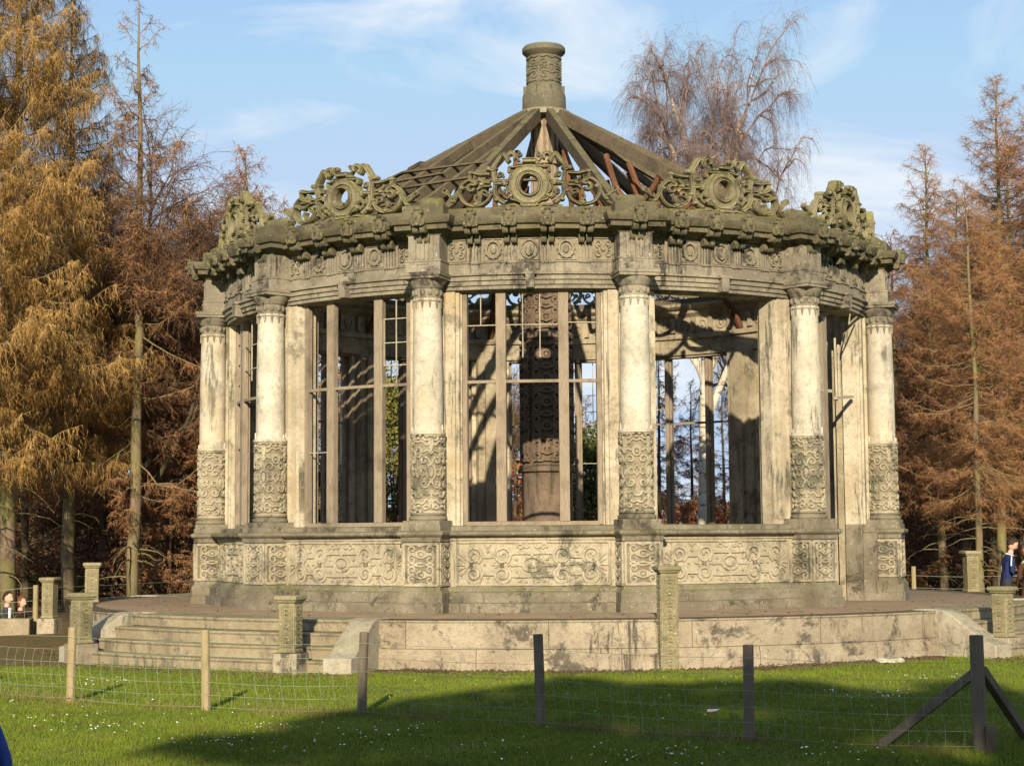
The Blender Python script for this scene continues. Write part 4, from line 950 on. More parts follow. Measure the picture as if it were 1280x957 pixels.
def plant():
    big = larch_meshes(21, 16.8, 4.3, 3.6, 210, .9, 2.4, .18, .0066, .5, 'twiglarch', deadlow=12, twl=1.7)
    x, y = at(24, 40); tree('larch_tree', big, (x - .3, y, 0), 0, 1.05, 'big golden-twigged larch filling the upper left corner behind the low wall', 'tree', 'larches')
    x, y = at(88, 44); tree('larch_tree', big, (x, y, 0), 2.1, .93, 'golden larch close behind the big corner larch, hanging twigs spread to the thin dark larch', 'tree', 'larches')
    x, y = at(-70, 38); tree('larch_tree', big, (x, y, 0), 4.0, .9, 'golden larch partly cut off by the left edge of the view', 'tree', 'larches')
    thin = larch_meshes(5, 15.1, 2.0, 3.4, 56, .55, .9, .15, .009, .8, 'twigred', deadlow=10, twl=1.2)
    x, y = at(166, 43); tree('larch_tree', thin, (x, y, 0), .6, 1., 'thin open larch with a bare spire clear against the sky left of the pavilion', 'tree', 'larches')
    sm = larch_meshes(9, 12.2, 1.6, 3.9, 90, .8, 1., .14, .010, .5, 'twigred', deadlow=9, twl=1.3)
    x, y = at(318, 47); tree('larch_tree', sm, (x, y, 0), 1.2, 1.0, 'russet larch whose rounded top shows just above the left shoulder of the pavilion', 'tree', 'larches')
    x, y = at(232, 50); tree('larch_tree', sm, (x, y, 0), 3.4, .88, 'lower russet larch filling the gap left of the leftmost column', 'tree', 'larches')
    rt = larch_meshes(31, 13.4, 3.6, 3.2, 150, .72, .5, .12, .0062, .6, 'twigred', deadlow=12, twl=1.3)
    x, y = at(1243, 44); tree('larch_tree', rt, (x, y, 0), .4, .98, 'tallest russet larch at the right edge of the view', 'tree', 'larches')
    x, y = at(1172, 47); tree('larch_tree', rt, (x, y, 0), 2.9, .9, 'russet larch with slim twin stem, nearest the right-hand column', 'tree', 'larches')
    x, y = at(1218, 39); tree('larch_tree', rt, (x, y, 0), 4.4, .70, 'pale greenish leaning larch trunk behind the right rim pillar', 'tree', 'larches')
    x, y = at(1305, 43); tree('larch_tree', rt, (x, y, 0), 5.3, .95, 'russet larch cut off by the right edge behind the two standing people', 'tree', 'larches')
    x, y = at(1198, 49); tree('larch_tree', rt, (x, y, 0), 1.6, .84, 'russet larch filling the gap between the twin-stemmed larch and the tallest right-hand larch', 'tree', 'larches')
    x, y = at(1275, 48); tree('larch_tree', rt, (x, y, 0), 3.7, .93, 'russet larch behind the tallest right-hand larch at the right edge', 'tree', 'larches')
    bi = broad_meshes(17, 14.4, .33, 4, .6, 1.0, .0062, 13)
    x, y = at(874, 45); tree('birch_tree', bi, (x, y, 0), .5, .5, 'tall white-trunked birch with drooping purple twigs rising behind the right of the roof', 'tree', 'birches', 1.)
    x, y = at(958, 54); tree('birch_tree', bi, (x, y, 0), 4.2, .42, 'second shorter birch right of the tall white birch, above the right cresting', 'tree', 'birches', .8)
    # the dark wood behind
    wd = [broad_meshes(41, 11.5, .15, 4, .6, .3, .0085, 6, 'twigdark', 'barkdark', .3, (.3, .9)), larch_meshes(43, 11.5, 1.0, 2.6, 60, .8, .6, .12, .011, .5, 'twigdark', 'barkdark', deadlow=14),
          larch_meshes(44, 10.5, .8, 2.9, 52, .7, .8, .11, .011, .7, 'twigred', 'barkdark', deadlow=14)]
    r = random.Random(8)
    wl = ['bare dark forked tree among the wood behind the pavilion', 'dark bare larch among the wood behind the pavilion', 'reddish bare larch among the wood behind the pavilion']
    spots = []
    for row, (d0, n) in enumerate(((46, 7), (51, 8), (57, 9), (64, 9))):
        for i in range(n): spots.append((-40 + 385 * (i + r.uniform(.2, .8)) / n, d0 + r.uniform(-2, 2), 'left of the pavilion'))
    for row, (d0, n) in enumerate(((48, 5), (55, 6), (63, 7))):
        for i in range(n): spots.append((1105 + 240 * (i + r.uniform(.2, .8)) / n, d0 + r.uniform(-2, 2), 'right of the pavilion'))
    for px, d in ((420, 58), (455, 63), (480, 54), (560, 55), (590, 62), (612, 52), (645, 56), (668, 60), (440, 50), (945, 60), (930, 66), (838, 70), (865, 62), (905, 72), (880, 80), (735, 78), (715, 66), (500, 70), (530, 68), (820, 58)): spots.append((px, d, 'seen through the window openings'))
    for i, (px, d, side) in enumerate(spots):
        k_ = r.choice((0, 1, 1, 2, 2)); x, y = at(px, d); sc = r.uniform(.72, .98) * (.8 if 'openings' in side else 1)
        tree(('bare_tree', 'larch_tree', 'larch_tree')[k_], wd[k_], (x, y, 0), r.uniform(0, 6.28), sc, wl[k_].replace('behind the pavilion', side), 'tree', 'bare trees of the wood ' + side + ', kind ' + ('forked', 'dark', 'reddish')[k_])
    sp = spruce_meshes(51, 7.5, 2.3, 24000, leaf=.06)  # added spruces whose dark foliage stands in for shade inside the wood
    for px, d, s in [(x_, 66 + (i % 3) * 5, .72 + .3 * r.random()) for i, x_ in enumerate(range(-60, 330, 34))] + [(x_, 66 + (i % 3) * 5, .7 + .25 * r.random()) for i, x_ in enumerate(range(1120, 1400, 33))] + [(395, 72, .7), (440, 70, .7)]:
        x, y = at(px, d); left = px < 600
        tree('wood_shade_spruce', sp, (x, y, 0), r.uniform(0, 6), s, 'spruce added and coloured dark as shade deep in the wood at the ' + ('left' if left else 'right'), 'tree', 'shade-dark spruces added in the ' + ('left' if left else 'right') + ' wood')
    # shrubs seen through the openings
    iv = bush_meshes(61, 4.4, 1.0, 9000, 'ivy', .055, .75)
    x, y = at(735, 47); tree('ivy_bush', iv, (x, y, 0), 0, 1, 'tall green ivy-clad bush seen through the right light of the centre window', 'bush')
    iy = bush_meshes(62, 6.4, .75, 9000, 'ivyyellow', .06, .3)
    x, y = at(499, 46); tree('ivy_stump', iy, (x, y, 0), 0, 1, 'yellow-green ivy-covered stump seen through the window left of the centre bay', 'bush')
    be = bush_meshes(63, 2.9, 1.5, 7000, 'beech', .06, .25)
    x, y = at(848, 60); tree('beech_bush', be, (x, y, 0), 0, 1, 'orange-leaved beech bush beside the white birch trunk', 'bush', 'beech bushes')
    x, y = at(640, 58); tree('beech_bush', be, (x, y, 0), 2, 1.5, 'brown-orange beech bush left of the central stack', 'bush', 'beech bushes')
    lo = bush_meshes(64, 1.6, 1.3, 4000, 'ivy', .06, .3)
    for px, d, lb in ((828, 43, 'low green bush at the left of the white birch foot'), (912, 43, 'low green bush between birch and right column'), (760, 52, 'low green bush right of the ivy-clad bush')):
        x, y = at(px, d); tree('green_bush', lo, (x, y, 0), px, 1.15, lb, 'bush', 'low green bushes')
    br = bush_meshes(65, 2.2, 2.2, 5000, 'twigdark', .05, .3)  # brown bushes added so the shaded foot of the wood looks dark
    for i, (px, d) in enumerate(((-20, 49), (70, 52), (140, 54), (205, 47), (240, 55), (300, 50), (1125, 52), (1160, 56), (1215, 58), (1270, 55), (1330, 52))):
        x, y = at(px, d); left = px < 600
        tree('shade_undergrowth', br, (x, y, 0), i * 1.3, 1. + .25 * (i % 3), 'tangled brown undergrowth added to darken the foot of the ' + ('left' if left else 'right') + ' wood', 'bush', 'undergrowth added as shade in the ' + ('left' if left else 'right') + ' wood')
    # tall evergreens behind the viewer: their shade lies over the lawn
    sh = spruce_meshes(71, 12., 3.2, 30000, leaf=.22, blunt=.45, zb=-.2)
    for x, y, s, lb in SHADERS:
        tree('evergreen_tree', sh, (x, y, 0), x, s, lb, 'tree', 'evergreens behind the viewer')
SHADERS = [(-2.5, -50, 1.18, 'evergreen behind the viewer shading the lawn before the cheek wall'), (3.0, -52.5, 1.31, 'evergreen behind the viewer shading the lawn below the tall pillar'), (-.6, -52, 1.30, 'broad evergreen behind the viewer whose rounded top shades the middle of the lawn'), (1.6, -53, 1.34, 'tallest evergreen behind the viewer, shading the lawn up to the terrace wall'), (4.6, -55, 1.29, 'evergreen behind the viewer shading the lawn under the braced post'), (8.4, -53, 1.15, 'evergreen behind the viewer beyond the braced post side'),
           (.6, -47, .95, 'low evergreen behind the viewer shading the near lawn'), (3.8, -47, .98, 'low evergreen behind the viewer left of the braced post'), (7.2, -47, .9, 'low evergreen behind the viewer at the right'), (-1.6, -47, .80, 'small evergreen behind the viewer at the left end of the shade')]
plant()

# ------------------------------------------------------------------ lawn blades and daisies
def lawn():
    global rng
    rng = np.random.default_rng(3); g = rng
    N = 380000; d = 12.4 + (27 - 12.4) * g.random(N) ** 1.25; hw = d * .315 + 1.2
    x = (g.random(N) * 2 - 1) * hw - .35; y = CAMY + d
    r = np.hypot(x, y); keep = (r > 9.0 + .3 * np.sin(x * 5.1) * np.sin(x * 2.3 + 1)) & ~((x < -7.0) & (y > -7.2)); x, y = x[keep], y[keep]
    z = .025 * np.sin(x * .7 + 1) * np.cos(y * .5); n = len(x)
    cl = .5 + .5 * np.sin(x * 2.1 + np.sin(y * 1.3)) * np.sin(y * 1.7 + np.sin(x * .9))
    h = g.uniform(.018, .045, n) * (.7 + .7 * cl); a = g.uniform(0, 2 * PI, n); le = g.normal(0, .5, (n, 2)) * h[:, None]
    w = g.uniform(.003, .0055, n)
    B = np.column_stack([x, y, z - .003]); s = np.column_stack([np.cos(a) * w, np.sin(a) * w, np.zeros(n)])
    V = np.stack([B - s, B + s, B + np.column_stack([le, h])], 1).reshape(-1, 3); F = np.arange(3 * n).reshape(-1, 3)
    tag(link('grass', np_mesh('grass', V, F, M['blade'])), 'short green lawn grass in front of the terrace', 'grass', kind='stuff')
    # longer dry grass left unmown along the fence
    L_ = [(-9.0, -10.0), (-7.1, -11.3), (-5.25, -12.6), (-3.58, -13.5), (-1.88, -14.25), (-.08, -15.44), (1.72, -16.61), (3.48, -17.53), (5.0, -17.6)]; n = 16000
    i = g.integers(0, 8, n); f = g.random(n); A = np.array(L_); cl = g.normal(0, .16, n); P = A[i] * (1 - f)[:, None] + A[i + 1] * f[:, None] + np.column_stack([cl * .6 + g.normal(0, .05, n), cl])
    dn = np.sin(P[:, 0] * 3.1) * np.sin(P[:, 0] * 1.3 + 2) + g.random(n); P = P[dn > .45]; n = len(P); a = g.uniform(0, 2 * PI, n); h = g.uniform(.035, .10, n); w = g.uniform(.002, .004, n)
    B = np.column_stack([P, .025 * np.sin(P[:, 0] * .7 + 1) * np.cos(P[:, 1] * .5) - .003]); sd = np.column_stack([np.cos(a) * w, np.sin(a) * w, np.zeros(n)])
    V = np.stack([B - sd, B + sd, B + np.column_stack([g.normal(0, .6, (n, 2)) * h[:, None], h])], 1).reshape(-1, 3)
    tag(link('dry_grass', np_mesh('dry_grass', V, np.arange(3 * n).reshape(-1, 3), M['dryblade']), None), 'longer yellowish grass along the foot of the wire fence', 'grass', kind='stuff')
    # daisies in loose drifts
    C = [(-4.2, -15.5), (-3.6, -14.2), (-2.4, -15.6), (-4.9, -14.6), (-2.2, -17.2), (-.9, -17.2), (.8, -17.5), (2.4, -17.6), (1.2, -14.5), (3.5, -12.5), (-5.6, -10.4), (-6.2, -13.2), (-3, -16.8), (-1.4, -15.9), (4.6, -10.2)]
    P = []
    for cx, cy in C:
        for _ in range(g.integers(4, 34)): P.append((cx + g.normal(0, .32), cy + g.normal(0, .3)))
    for _ in range(40): P.append((g.uniform(-6, 5), g.uniform(-19, -9.5)))
    mb = MB()
    for px, py in P:
        if math.hypot(px, py) < 9.3: continue
        z = gz(px, py) + g.uniform(.03, .05); q = g.uniform(.006, .0115); t = g.normal(0, .25, 2)
        vs = [(px, py, z + .005)] + [(px + q * math.cos(PI * i / 4), py + q * math.sin(PI * i / 4), z + q * (t[0] * math.cos(PI * i / 4) + t[1] * math.sin(PI * i / 4))) for i in range(8)]
        mb.add(vs, [(0, 1 + i, 1 + (i + 1) % 8) for i in range(8)])
    tag(mb.build('daisies', M['petal'], smooth=0), 'white daisies scattered over the lawn', 'flowers', kind='stuff')
    r_ = np.concatenate([g.uniform(6.6, 8.4, 300), 8.6 + np.abs(g.normal(0, .5, 500)), g.uniform(9, 16, 350)]); t_ = np.radians(g.uniform(-95, 95, len(r_)))
    X = r_ * np.sin(t_); Y = -r_ * np.cos(t_); Z = np.where(r_ < 8.45, TZ + .012, .045); ok = (r_ < 8.2) | (r_ > 8.6); P_ = np.column_stack([X, Y, Z])[ok]
    n = len(P_); a = g.uniform(0, 2 * PI, n); q_ = g.uniform(.012, .03, n)[:, None]; A = np.column_stack([np.cos(a), np.sin(a), g.normal(0, .25, n)]) * q_; B = np.column_stack([-np.sin(a), np.cos(a), g.normal(0, .25, n)]) * q_ * .6
    V = np.stack([P_ - A, P_ + B, P_ + A, P_ - B], 1).reshape(-1, 3); i4 = np.arange(n)[:, None] * 4
    tag(link('fallen_leaves', np_mesh('fallen_leaves', V, np.concatenate([i4 + [0, 1, 2], i4 + [0, 2, 3]], 1).reshape(-1, 3), M['leaf'])), 'dry brown leaves fallen on the terrace and lawn', 'leaves', kind='stuff')
    # leaf litter and soil crumbs along the foot of the wall
    mb = MB()
    for _ in range(2600):
        t = g.uniform(-60, 60); r = 8.55 + abs(g.normal(0, .33)); X, Y = pol(r, t)
        if abs(t - STAIRS[0]) < 19 or abs(t - STAIRS[1]) < 19: X, Y = pol(r + .95, t)
        s = g.uniform(.012, .04); mb.box((X, Y, gz(X, Y) + s * .2), (s, s * g.uniform(.6, 1.4), s * .6), Matrix.Rotation(g.uniform(0, 3), 3, (g.normal(), g.normal(), 1.)))
    tag(mb.build('soil_crumbs', M['soil'], smooth=0), 'crumbled stone and soil along the foot of the terrace wall', 'debris', kind='stuff')
lawn()

# ------------------------------------------------------------------ fences
def net(P, zs, step, name, parent, r_=.0022, seed=1, sag=.02):
    g = random.Random(seed); mb = MB()
    for a, b in zip(P[:-1], P[1:]):
        L = math.hypot(b[0] - a[0], b[1] - a[1]); n = max(2, int(L / step))
        def pt(f, z, w=0):
            x = a[0] + (b[0] - a[0]) * f; y = a[1] + (b[1] - a[1]) * f
            return (x + w, y + w * .5, gz(x, y) + z - sag * math.sin(PI * f))
        for z in zs: mb.tube([pt(i / 8, z, 0) for i in range(9)], r_, 3)
        for i in range(1, n): 
            bl = g.uniform(-.02, .02); mb.tube([pt(i / n + bl * .1 * math.sin(j * 1.4 + i * .2), z, .018 * math.sin(j * 1.5 + .6)) for j, z in enumerate(zs[:-1])], r_, 3)
    return mb.build(name, M['wire'], parent, smooth=0)
def post(mb, x, y, h, w, lean=(0, 0)):
    g = gz(x, y); n = 7
    mb.tube([(x, y, g - .2), (x + lean[0] * .5, y + lean[1] * .5, g + h * .5), (x + lean[0], y + lean[1], g + h)], [w * 1.02, w, w * .97], n)
def fences():
    P = [(-9.0, -10.0), (-7.1, -11.3), (-5.25, -12.6), (-3.58, -13.5), (-1.88, -14.25), (-.08, -15.44), (1.72, -16.61), (3.48, -17.53), (5.0, -17.6)]
    H = [.8, .8, .82, .82, .80, .84, .82, .94, .8]; root = empty('wire_fence', (P[4][0], P[4][1], 0))
    tag(root, 'low wooden post and wire netting fence across the lawn in front of the terrace', 'fence')
    bx, by = P[4]
    for i, (x, y) in enumerate(P):
        mb = MB(); post(mb, x - bx, y - by, H[i], .05 if i < 7 else .06, ((.03, -.012), (-.022, .01), (.008, .03), (-.012, -.02))[i % 4])
        o = mb.build('post', M['postpale'] if i < 4 else M['postshade'], root, bevel=.006)  # posts in shade get the darker copy of the wood
        if i == 2: o['label'] = 'pale fence post second from the left in view'
    mb = MB(); a = P[7]
    mb.beam((a[0] - bx, a[1] - by, .66), (2.72 - bx, -17.05 - by, -.03), .07, .075); mb.build('brace', M['postshade'], root, bevel=.006)
    mb = MB(); mb.beam((a[0] - bx + .03, a[1] - by, .66), (4.1 - bx, -16.75 - by, -.03), .07, .075); mb.build('brace', M['postshade'], root, bevel=.006)
    mb = MB(); post(mb, a[0] - bx + .07, a[1] - by - .06, .22, .045); mb.build('stub_post', M['postshade'], root)
    o = net([(x, y - .055) for x, y in P[:-1]], [.05, .17, .30, .44, .58, .72], .15, 'netting', None, .0017, 2)
    o.parent = root; o.location = (-bx, -by, 0)
    Q = [(-15, 1.2), (-9.86, 1.9), (-7.2, 6.), (-3.5, 9.5), (.2, 10.8), (4, 9), (7.6, 5.0), (9.45, 5.0), (13, 4.4)]
    root = empty('back_fence', (Q[0][0], Q[0][1], 0)); tag(root, 'wooden post and wire netting fence round the back of the terrace before the wood', 'fence')
    for x, y in Q:
        mb = MB(); post(mb, x - Q[0][0], y - Q[0][1], .92 if x < 0 else 1.08, .05); mb.build('post', M['postpale'], root)
    o = net(Q, [.08, .25, .45, .65, .9], .2, 'netting', None, .003, 4); o.parent = root; o.location = (-Q[0][0], -Q[0][1], 0)
    # low stone blocks at far left
    for x0, x1, lb in ((-12.6, -10.78, 'long grey stone block at the left edge in front of the two sitting people'), (-10.74, -9.83, 'short grey stone block beside the wooden stake at the far left')):
        mb = MB(); mb.box(((x0 + x1) / 2, 1.55, .1), (x1 - x0, .3, .36)); tag(mb.build('stone_block', M['step'], bevel=.02), lb, 'stone block')
    mb = MB(); x, y = 4.68, -7.6 
    vs = spiral(0, 0, .16, .16, 0, 330, 11)
    for k_, (z, s) in enumerate(((-.02, 1.), (.045, .95), (.075, .7))): mb.v += [(x + px * s * 1.25 * (1 + .1 * math.sin(i * 2.3)), y + py * s * .8 * (1 + .1 * math.cos(i * 1.7)), z + .01 * math.sin(i * 1.3) * (k_ > 0)) for i, (px, py) in enumerate(vs)]
    for l in range(2): mb.f += [(l * 12 + i, l * 12 + (i + 1) % 12, (l + 1) * 12 + (i + 1) % 12, (l + 1) * 12 + i) for i in range(12)]
    mb.f.append(tuple(range(24, 36))); mb.mi = [0] * len(mb.f)
    tag(mb.build('rock', M['rock']), 'flat pale rock lying on the grass before the right end of the terrace wall', 'rock')
    mb = MB(); mb.add([(1.54, -14.6, .05), (1.62, -14.62, .06), (1.67, -14.56, .075), (1.63, -14.52, .05), (1.55, -14.53, .07)], [(0, 1, 2, 3, 4)])
    o = mb.build('paper_scrap', M['paper'], smooth=0); o.modifiers.new('Solidify', 'SOLIDIFY').thickness = .002; tag(o, 'small crumpled pinkish scrap of paper on the shaded grass by the dark posts', 'litter')
fences()

# ------------------------------------------------------------------ people
def skin_body(name, joints, edges, radii, root, mats, pick, parent, head=None):
    """one continuous figure: joints joined by edges, grown with a skin modifier, faces coloured by nearest limb"""
    me = bpy.data.meshes.new(name); me.from_pydata(joints, edges, []); o = bpy.data.objects.new(name, me); COL.objects.link(o)
    sk = o.modifiers.new('Skin', 'SKIN'); sk.use_smooth_shade = True
    lay = me.skin_vertices[0].data if me.skin_vertices else None
    if lay is None:
        bm_ = __import__('bmesh').new(); bm_.from_mesh(me); bm_.verts.layers.skin.verify(); bm_.to_mesh(me); bm_.free(); lay = me.skin_vertices[0].data
    for i, rr in enumerate(radii): lay[i].radius = (rr, rr) if not isinstance(rr, tuple) else rr; lay[i].use_root = (i == root)
    ss = o.modifiers.new('Subsurf', 'SUBSURF'); ss.levels = 2; ss.render_levels = 2
    dg = bpy.context.evaluated_depsgraph_get(); dg.update(); ev = bpy.data.meshes.new_from_object(o.evaluated_get(dg))
    bpy.data.objects.remove(o)
    V = [v.co.copy() for v in ev.vertices]; F = [tuple(p.vertices) for p in ev.polygons]
    mb = MB(); mb.add(V, F)
    for i, f in enumerate(F):
        c = sum((V[j] for j in f), Vector()) / len(f); best = min(range(len(edges)), key=lambda e: segd(c, Vector(joints[edges[e][0]]), Vector(joints[edges[e][1]])) - .3 * min(radii[edges[e][0]] if not isinstance(radii[edges[e][0]], tuple) else radii[edges[e][0]][0], .05))
        mb.mi[i] = pick(edges[best], c)
    if head: head(mb)
    ob = mb.build(name, mats, parent, smooth=60); return ob
def segd(p, a, b):
    ab = b - a; t = max(0, min(1, (p - a).dot(ab) / max(ab.length_squared, 1e-9))); return (p - a - ab * t).length
def head_at(c, yaw, pitch_, s=1., skin=0):
    """face with brow, nose, lips, chin and ears; looks along +x before the turn"""
    R = Matrix.Rotation(yaw, 3, 'Z') @ Matrix.Rotation(pitch_, 3, 'Y')
    def f(mb):
        mb.cur = skin; t = MB(); n = 20; m_ = 14; vs = []
        for j in range(m_ + 1):
            ph = PI * j / m_; z = math.cos(ph)
            for i in range(n):
                a = 2 * PI * i / n; x = math.sin(ph) * math.cos(a); y = math.sin(ph) * math.sin(a)
                X = x * .098; Y = y * .076; Z = z * .118
                if z < 0: Y *= 1 - .35 * z * z; X = X * (1 - .12 * z * z) + .012 * (-z)
                if x > .35:
                    if abs(y) < .28 and -.30 < z < .12: X += .024 * (1 - abs(y) / .28) * (1 - (z - .12) / -.42 * .0) * (.35 + (.12 - z) * 1.6)
                    if .1 < abs(y) < .6 and .0 < z < .22: X -= .010
                    if abs(y) < .35 and -.58 < z < -.42: X += .006
                vs.append(R @ Vector((X, Y, Z)) * s + c)
        t.add(vs, [(j * n + i, j * n + (i + 1) % n, (j + 1) * n + (i + 1) % n, (j + 1) * n + i) for j in range(m_) for i in range(n)]); mb.add(t.v, t.f)
        for sg in (-1, 1):
            mp = lambda u, v, h, sg=sg: tuple(R @ Vector((u - .01, sg * (.072 + h), v)) * s + c); e_ = MB(); e_.boss((0, 0), .018, .032, .016, mp, 10); mb.add(e_.v, e_.f)
        if skin == 0:
            mb.cur = len_eye[0]
            for sg in (-1, 1):
                e_ = MB(); e_.boss((0, 0), .012, .007, .006, lambda u, v, h, sg=sg: tuple(R @ Vector((.082 + h, sg * .032 + u, .012 + v)) * s + c), 8); mb.add(e_.v, e_.f)
            e_ = MB(); e_.boss((0, 0), .022, .006, .004, lambda u, v, h: tuple(R @ Vector((.094 + h, u, -.058 + v)) * s + c), 8); mb.add(e_.v, e_.f)
        mb.cur = 0
    return f
len_eye = [5]
def hair(c, yaw, pitch_, s, mat, parent, length=.0, name='hair', fringe=.25, seed=1):
    R = Matrix.Rotation(yaw, 3, 'Z') @ Matrix.Rotation(pitch_, 3, 'Y'); mb = MB(); n = 22; m_ = 12; vs = []; g = random.Random(seed)
    for j in range(m_ + 1):
        for i in range(n):
            a = 2 * PI * i / n; front = math.cos(a); lim = (.24 if front > .55 else .36 if front > .1 else .56 + .08 * (front < -.5)) * PI
            ph = lim * j / m_; x = math.sin(ph) * math.cos(a); y = math.sin(ph) * math.sin(a); z = math.cos(ph); q = 1.05 + g.uniform(-.02, .03)
            dz = -length * (j / m_) ** 2 if front < .2 else 0
            vs.append(R @ Vector((x * .1 * q - .004, y * .079 * q, z * .12 * q)) * s + c + Vector((0, 0, dz)))
    mb.add(vs, [(j * n + i, j * n + (i + 1) % n, (j + 1) * n + (i + 1) % n, (j + 1) * n + i) for j in range(m_) for i in range(n)])
    o = mb.build(name, mat, parent, smooth=70); sd = o.modifiers.new('Solidify', 'SOLIDIFY'); sd.thickness = .008; return o
def person(loc, rz, H, label, top, legs, hairm, lean=0., nod=.2, turn=0., sit=False, hairlen=0., arms='down', extras=None, group=None):
    root = empty('person', loc, rz); tag(root, label, 'person', group)
    k_ = H / 1.75; J = []; E_ = []; Rr = []; T = []
    def add(p, r, par=None, tag_='top'):
        J.append(tuple(q * k_ for q in p)); Rr.append(r * k_ if not isinstance(r, tuple) else tuple(x * k_ for x in r)); i = len(J) - 1
        if par is not None: E_.append((par, i)); T.append(tag_)
        return i
    hz = .96 if not sit else .14
    L = lambda z: math.sin(lean) * (z - hz)          # forward lean above the hips (+x is forward)
    pel = add((0, 0, hz), (.135, .105), None); ab = add((L(hz + .18), 0, hz + .18), (.125, .1), pel); chest = add((L(hz + .38), 0, hz + .37), (.16, .115), ab); nb = add((L(hz + .5), 0, hz + .475), (.075, .07), chest); nk = add((L(hz + .56) + .01, 0, hz + .555), .056, nb); hd = add((L(hz + .66) + .02, 0, hz + .64), .06, nk, 'skin')
    for s in (-1, 1):
        sh = add((L(hz + .46), s * .185, hz + .455), .065, chest)
        if arms == 'down': el = (L(hz + .2) - .03, s * .235, hz + .18); wr = (L(hz) + .10, s * .20, hz - .05)
        else: el = (L(hz + .2) + .02, s * .23, hz + .19); wr = (L(hz + .2) + .22, s * .12, hz + .20)
        e = add(el, .048, sh); w = add(wr, .032, e); d = (Vector(wr) - Vector(el)).normalized(); side = Vector((d.z, 0, -d.x))
        pm = add(tuple(Vector(wr) + d * .06), (.038, .02), w, 'skin')
        for q, (o_, ln) in enumerate(((-.026, .062), (-.009, .075), (.009, .07), (.025, .055))):
            a = Vector(wr) + d * .095 + side * o_; f1 = add(tuple(a), .010, pm, 'skin'); f2 = add(tuple(a + d * ln * .55 + Vector((0, -s * .012, 0))), .009, f1, 'skin'); add(tuple(a + d * ln * .85 + Vector((0, -s * .035, 0))), .007, f2, 'skin')
        t1 = add(tuple(Vector(wr) + d * .05 + side * -.045 + Vector((0, -s * .01, 0))), .011, pm, 'skin'); add(tuple(Vector(wr) + d * .09 + side * -.06 + Vector((0, -s * .02, 0))), .009, t1, 'skin')
    for s in (-1, 1):
        hp = add((0, s * .09, hz - .06), .095, pel, 'leg')
        if not sit: kn = add((.015, s * .1, .5), .062, hp, 'leg'); an = add((-.01, s * .105, .10), .045, kn, 'leg'); ft = add((.03, s * .11, .045), .042, an, 'shoe'); add((.15, s * .12, .035), .034, ft, 'shoe')
        else: kn = add((.38, s * .14, .34), .062, hp, 'leg'); an = add((.62, s * .13, .08), .045, kn, 'leg'); ft = add((.65, s * .13, .045), .04, an, 'shoe'); add((.76, s * .13, .04), .032, ft, 'shoe')
    mats = [M['skin'], top, legs, M['shoe'], M['white'], M['hairdark']]; idx = {'skin': 0, 'top': 1, 'leg': 2, 'shoe': 3}; em = {e: t for e, t in zip(E_, T)}
    hc = Vector(((L(hz + .74) + .035) * k_, 0, (hz + .735) * k_)); len_eye[0] = 5
    body = skin_body('body', J, E_, Rr, 0, mats, lambda e, c: idx[em[e]], root, head_at(hc, turn, nod, k_))
    hair(hc, turn, nod, k_, hairm, root, hairlen)
    if extras: extras(root, k_, hz, L)
    return root
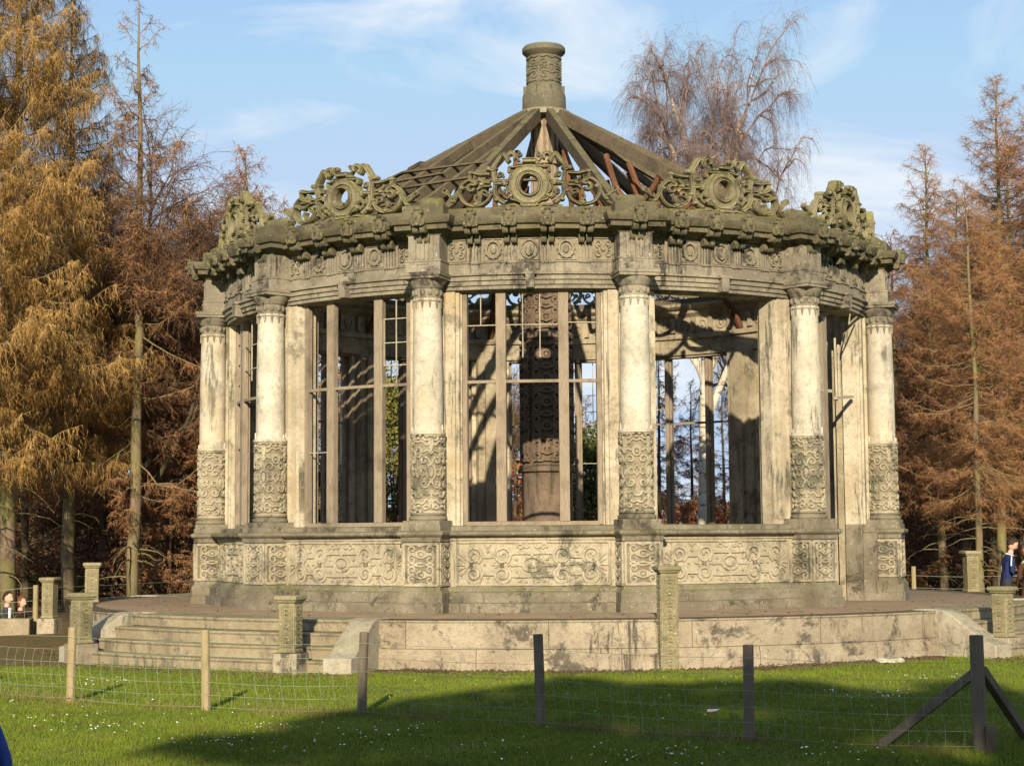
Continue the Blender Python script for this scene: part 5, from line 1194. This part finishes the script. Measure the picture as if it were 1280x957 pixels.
def folk():
    def navy_trim(root, k_, hz, L):
        mb = MB()                                   # white collar and shoulder piping
        mb.tube([((L(hz + .52) + .075 * math.cos(a)) * k_, .075 * math.sin(a) * k_, (hz + .535 - .02 * math.cos(a)) * k_) for a in [i * .45 for i in range(15)]], .014 * k_, 6); mb.build('collar', M['white'], root)
        for s in (-1, 1):
            mb = MB(); mb.tube([((L(hz + .5)) * k_, s * .09 * k_, (hz + .545) * k_), ((L(hz + .46) - .02) * k_, s * .2 * k_, (hz + .5) * k_), ((L(hz + .3) - .03) * k_, s * .268 * k_, (hz + .32) * k_)], .013 * k_, 5); mb.build('sleeve_stripe', M['white'], root)
    x, y = 8.74, 2.05
    person((x, y, gz(x, y)), 0.1, 1.74, 'man in navy jacket with white collar, looking down, behind the right-hand pedestal', M['navy'], M['trousers'], M['hairdark'], .18, .5, 0, arms='front', extras=navy_trim)
    def fur(root, k_, hz, L):
        mb = MB(); mb.tube([((L(hz + .5) + .10 * math.cos(a)) * k_, .12 * math.sin(a) * k_, (hz + .515 + .02 * math.cos(a * 3)) * k_) for a in [i * .45 for i in range(15)]], .035 * k_, 7); mb.build('fur_hood', M['fur'], root)
        mb = MB(); mb.lathe([(.0, .62 * k_), (.21 * k_, .6 * k_), (.2 * k_, .75 * k_), (.165 * k_, 1.0 * k_), (.15 * k_, 1.1 * k_), (.0, 1.11 * k_)], 16); mb.build('skirt', M['skirt'], root)
    x, y = 9.07, 1.5
    person((x, y, gz(x, y) - .02), 1.9, 1.66, 'woman with auburn hair and brown coat with pale fur hood, at the right edge', M['browncoat'], M['trousers'], M['hairred'], .1, .3, .4, hairlen=.1, arms='front', extras=fur)
    def shirt(root, k_, hz, L):
        mb = MB(); mb.stroke([(0, (hz + .3) * k_), (0, (hz + .42) * k_), (0, (hz + .54) * k_)], lambda u, v, h: ((L(v / k_) + .105) * k_ + h, u, v), [(-.026, -.02), (-.02, .012), (.02, .012), (.026, -.02)]); mb.build('shirt_front', M['white'], root)
    x, y = -10.78, 3.0
    person((x, y, gz(x, y)), -.5, 1.76, 'man with dark hair and pale shirt sitting behind the stone block at the left edge', M['greycoat'], M['trousers'], M['hairdark'], .05, .1, .1, sit=True, arms='front', extras=shirt)
    x, y = -10.6, 3.3
    person((x, y, gz(x, y) - .02), -.3, 1.6, 'woman with brown hair sitting behind the short stone block at the far left', M['browncoat'], M['trousers'], M['hairred'], .05, .1, -.1, sit=True, hairlen=.06, arms='front')
    x, y = CHILD
    person((x, y, gz(x, y)), 2.9, 1.40, 'child in blue jacket, mostly cut off by the lower left corner', M['bluecoat'], M['trousers'], M['hairdark'], .32, .2, 0)
CHILD = (-2.115, -25.4)
folk()
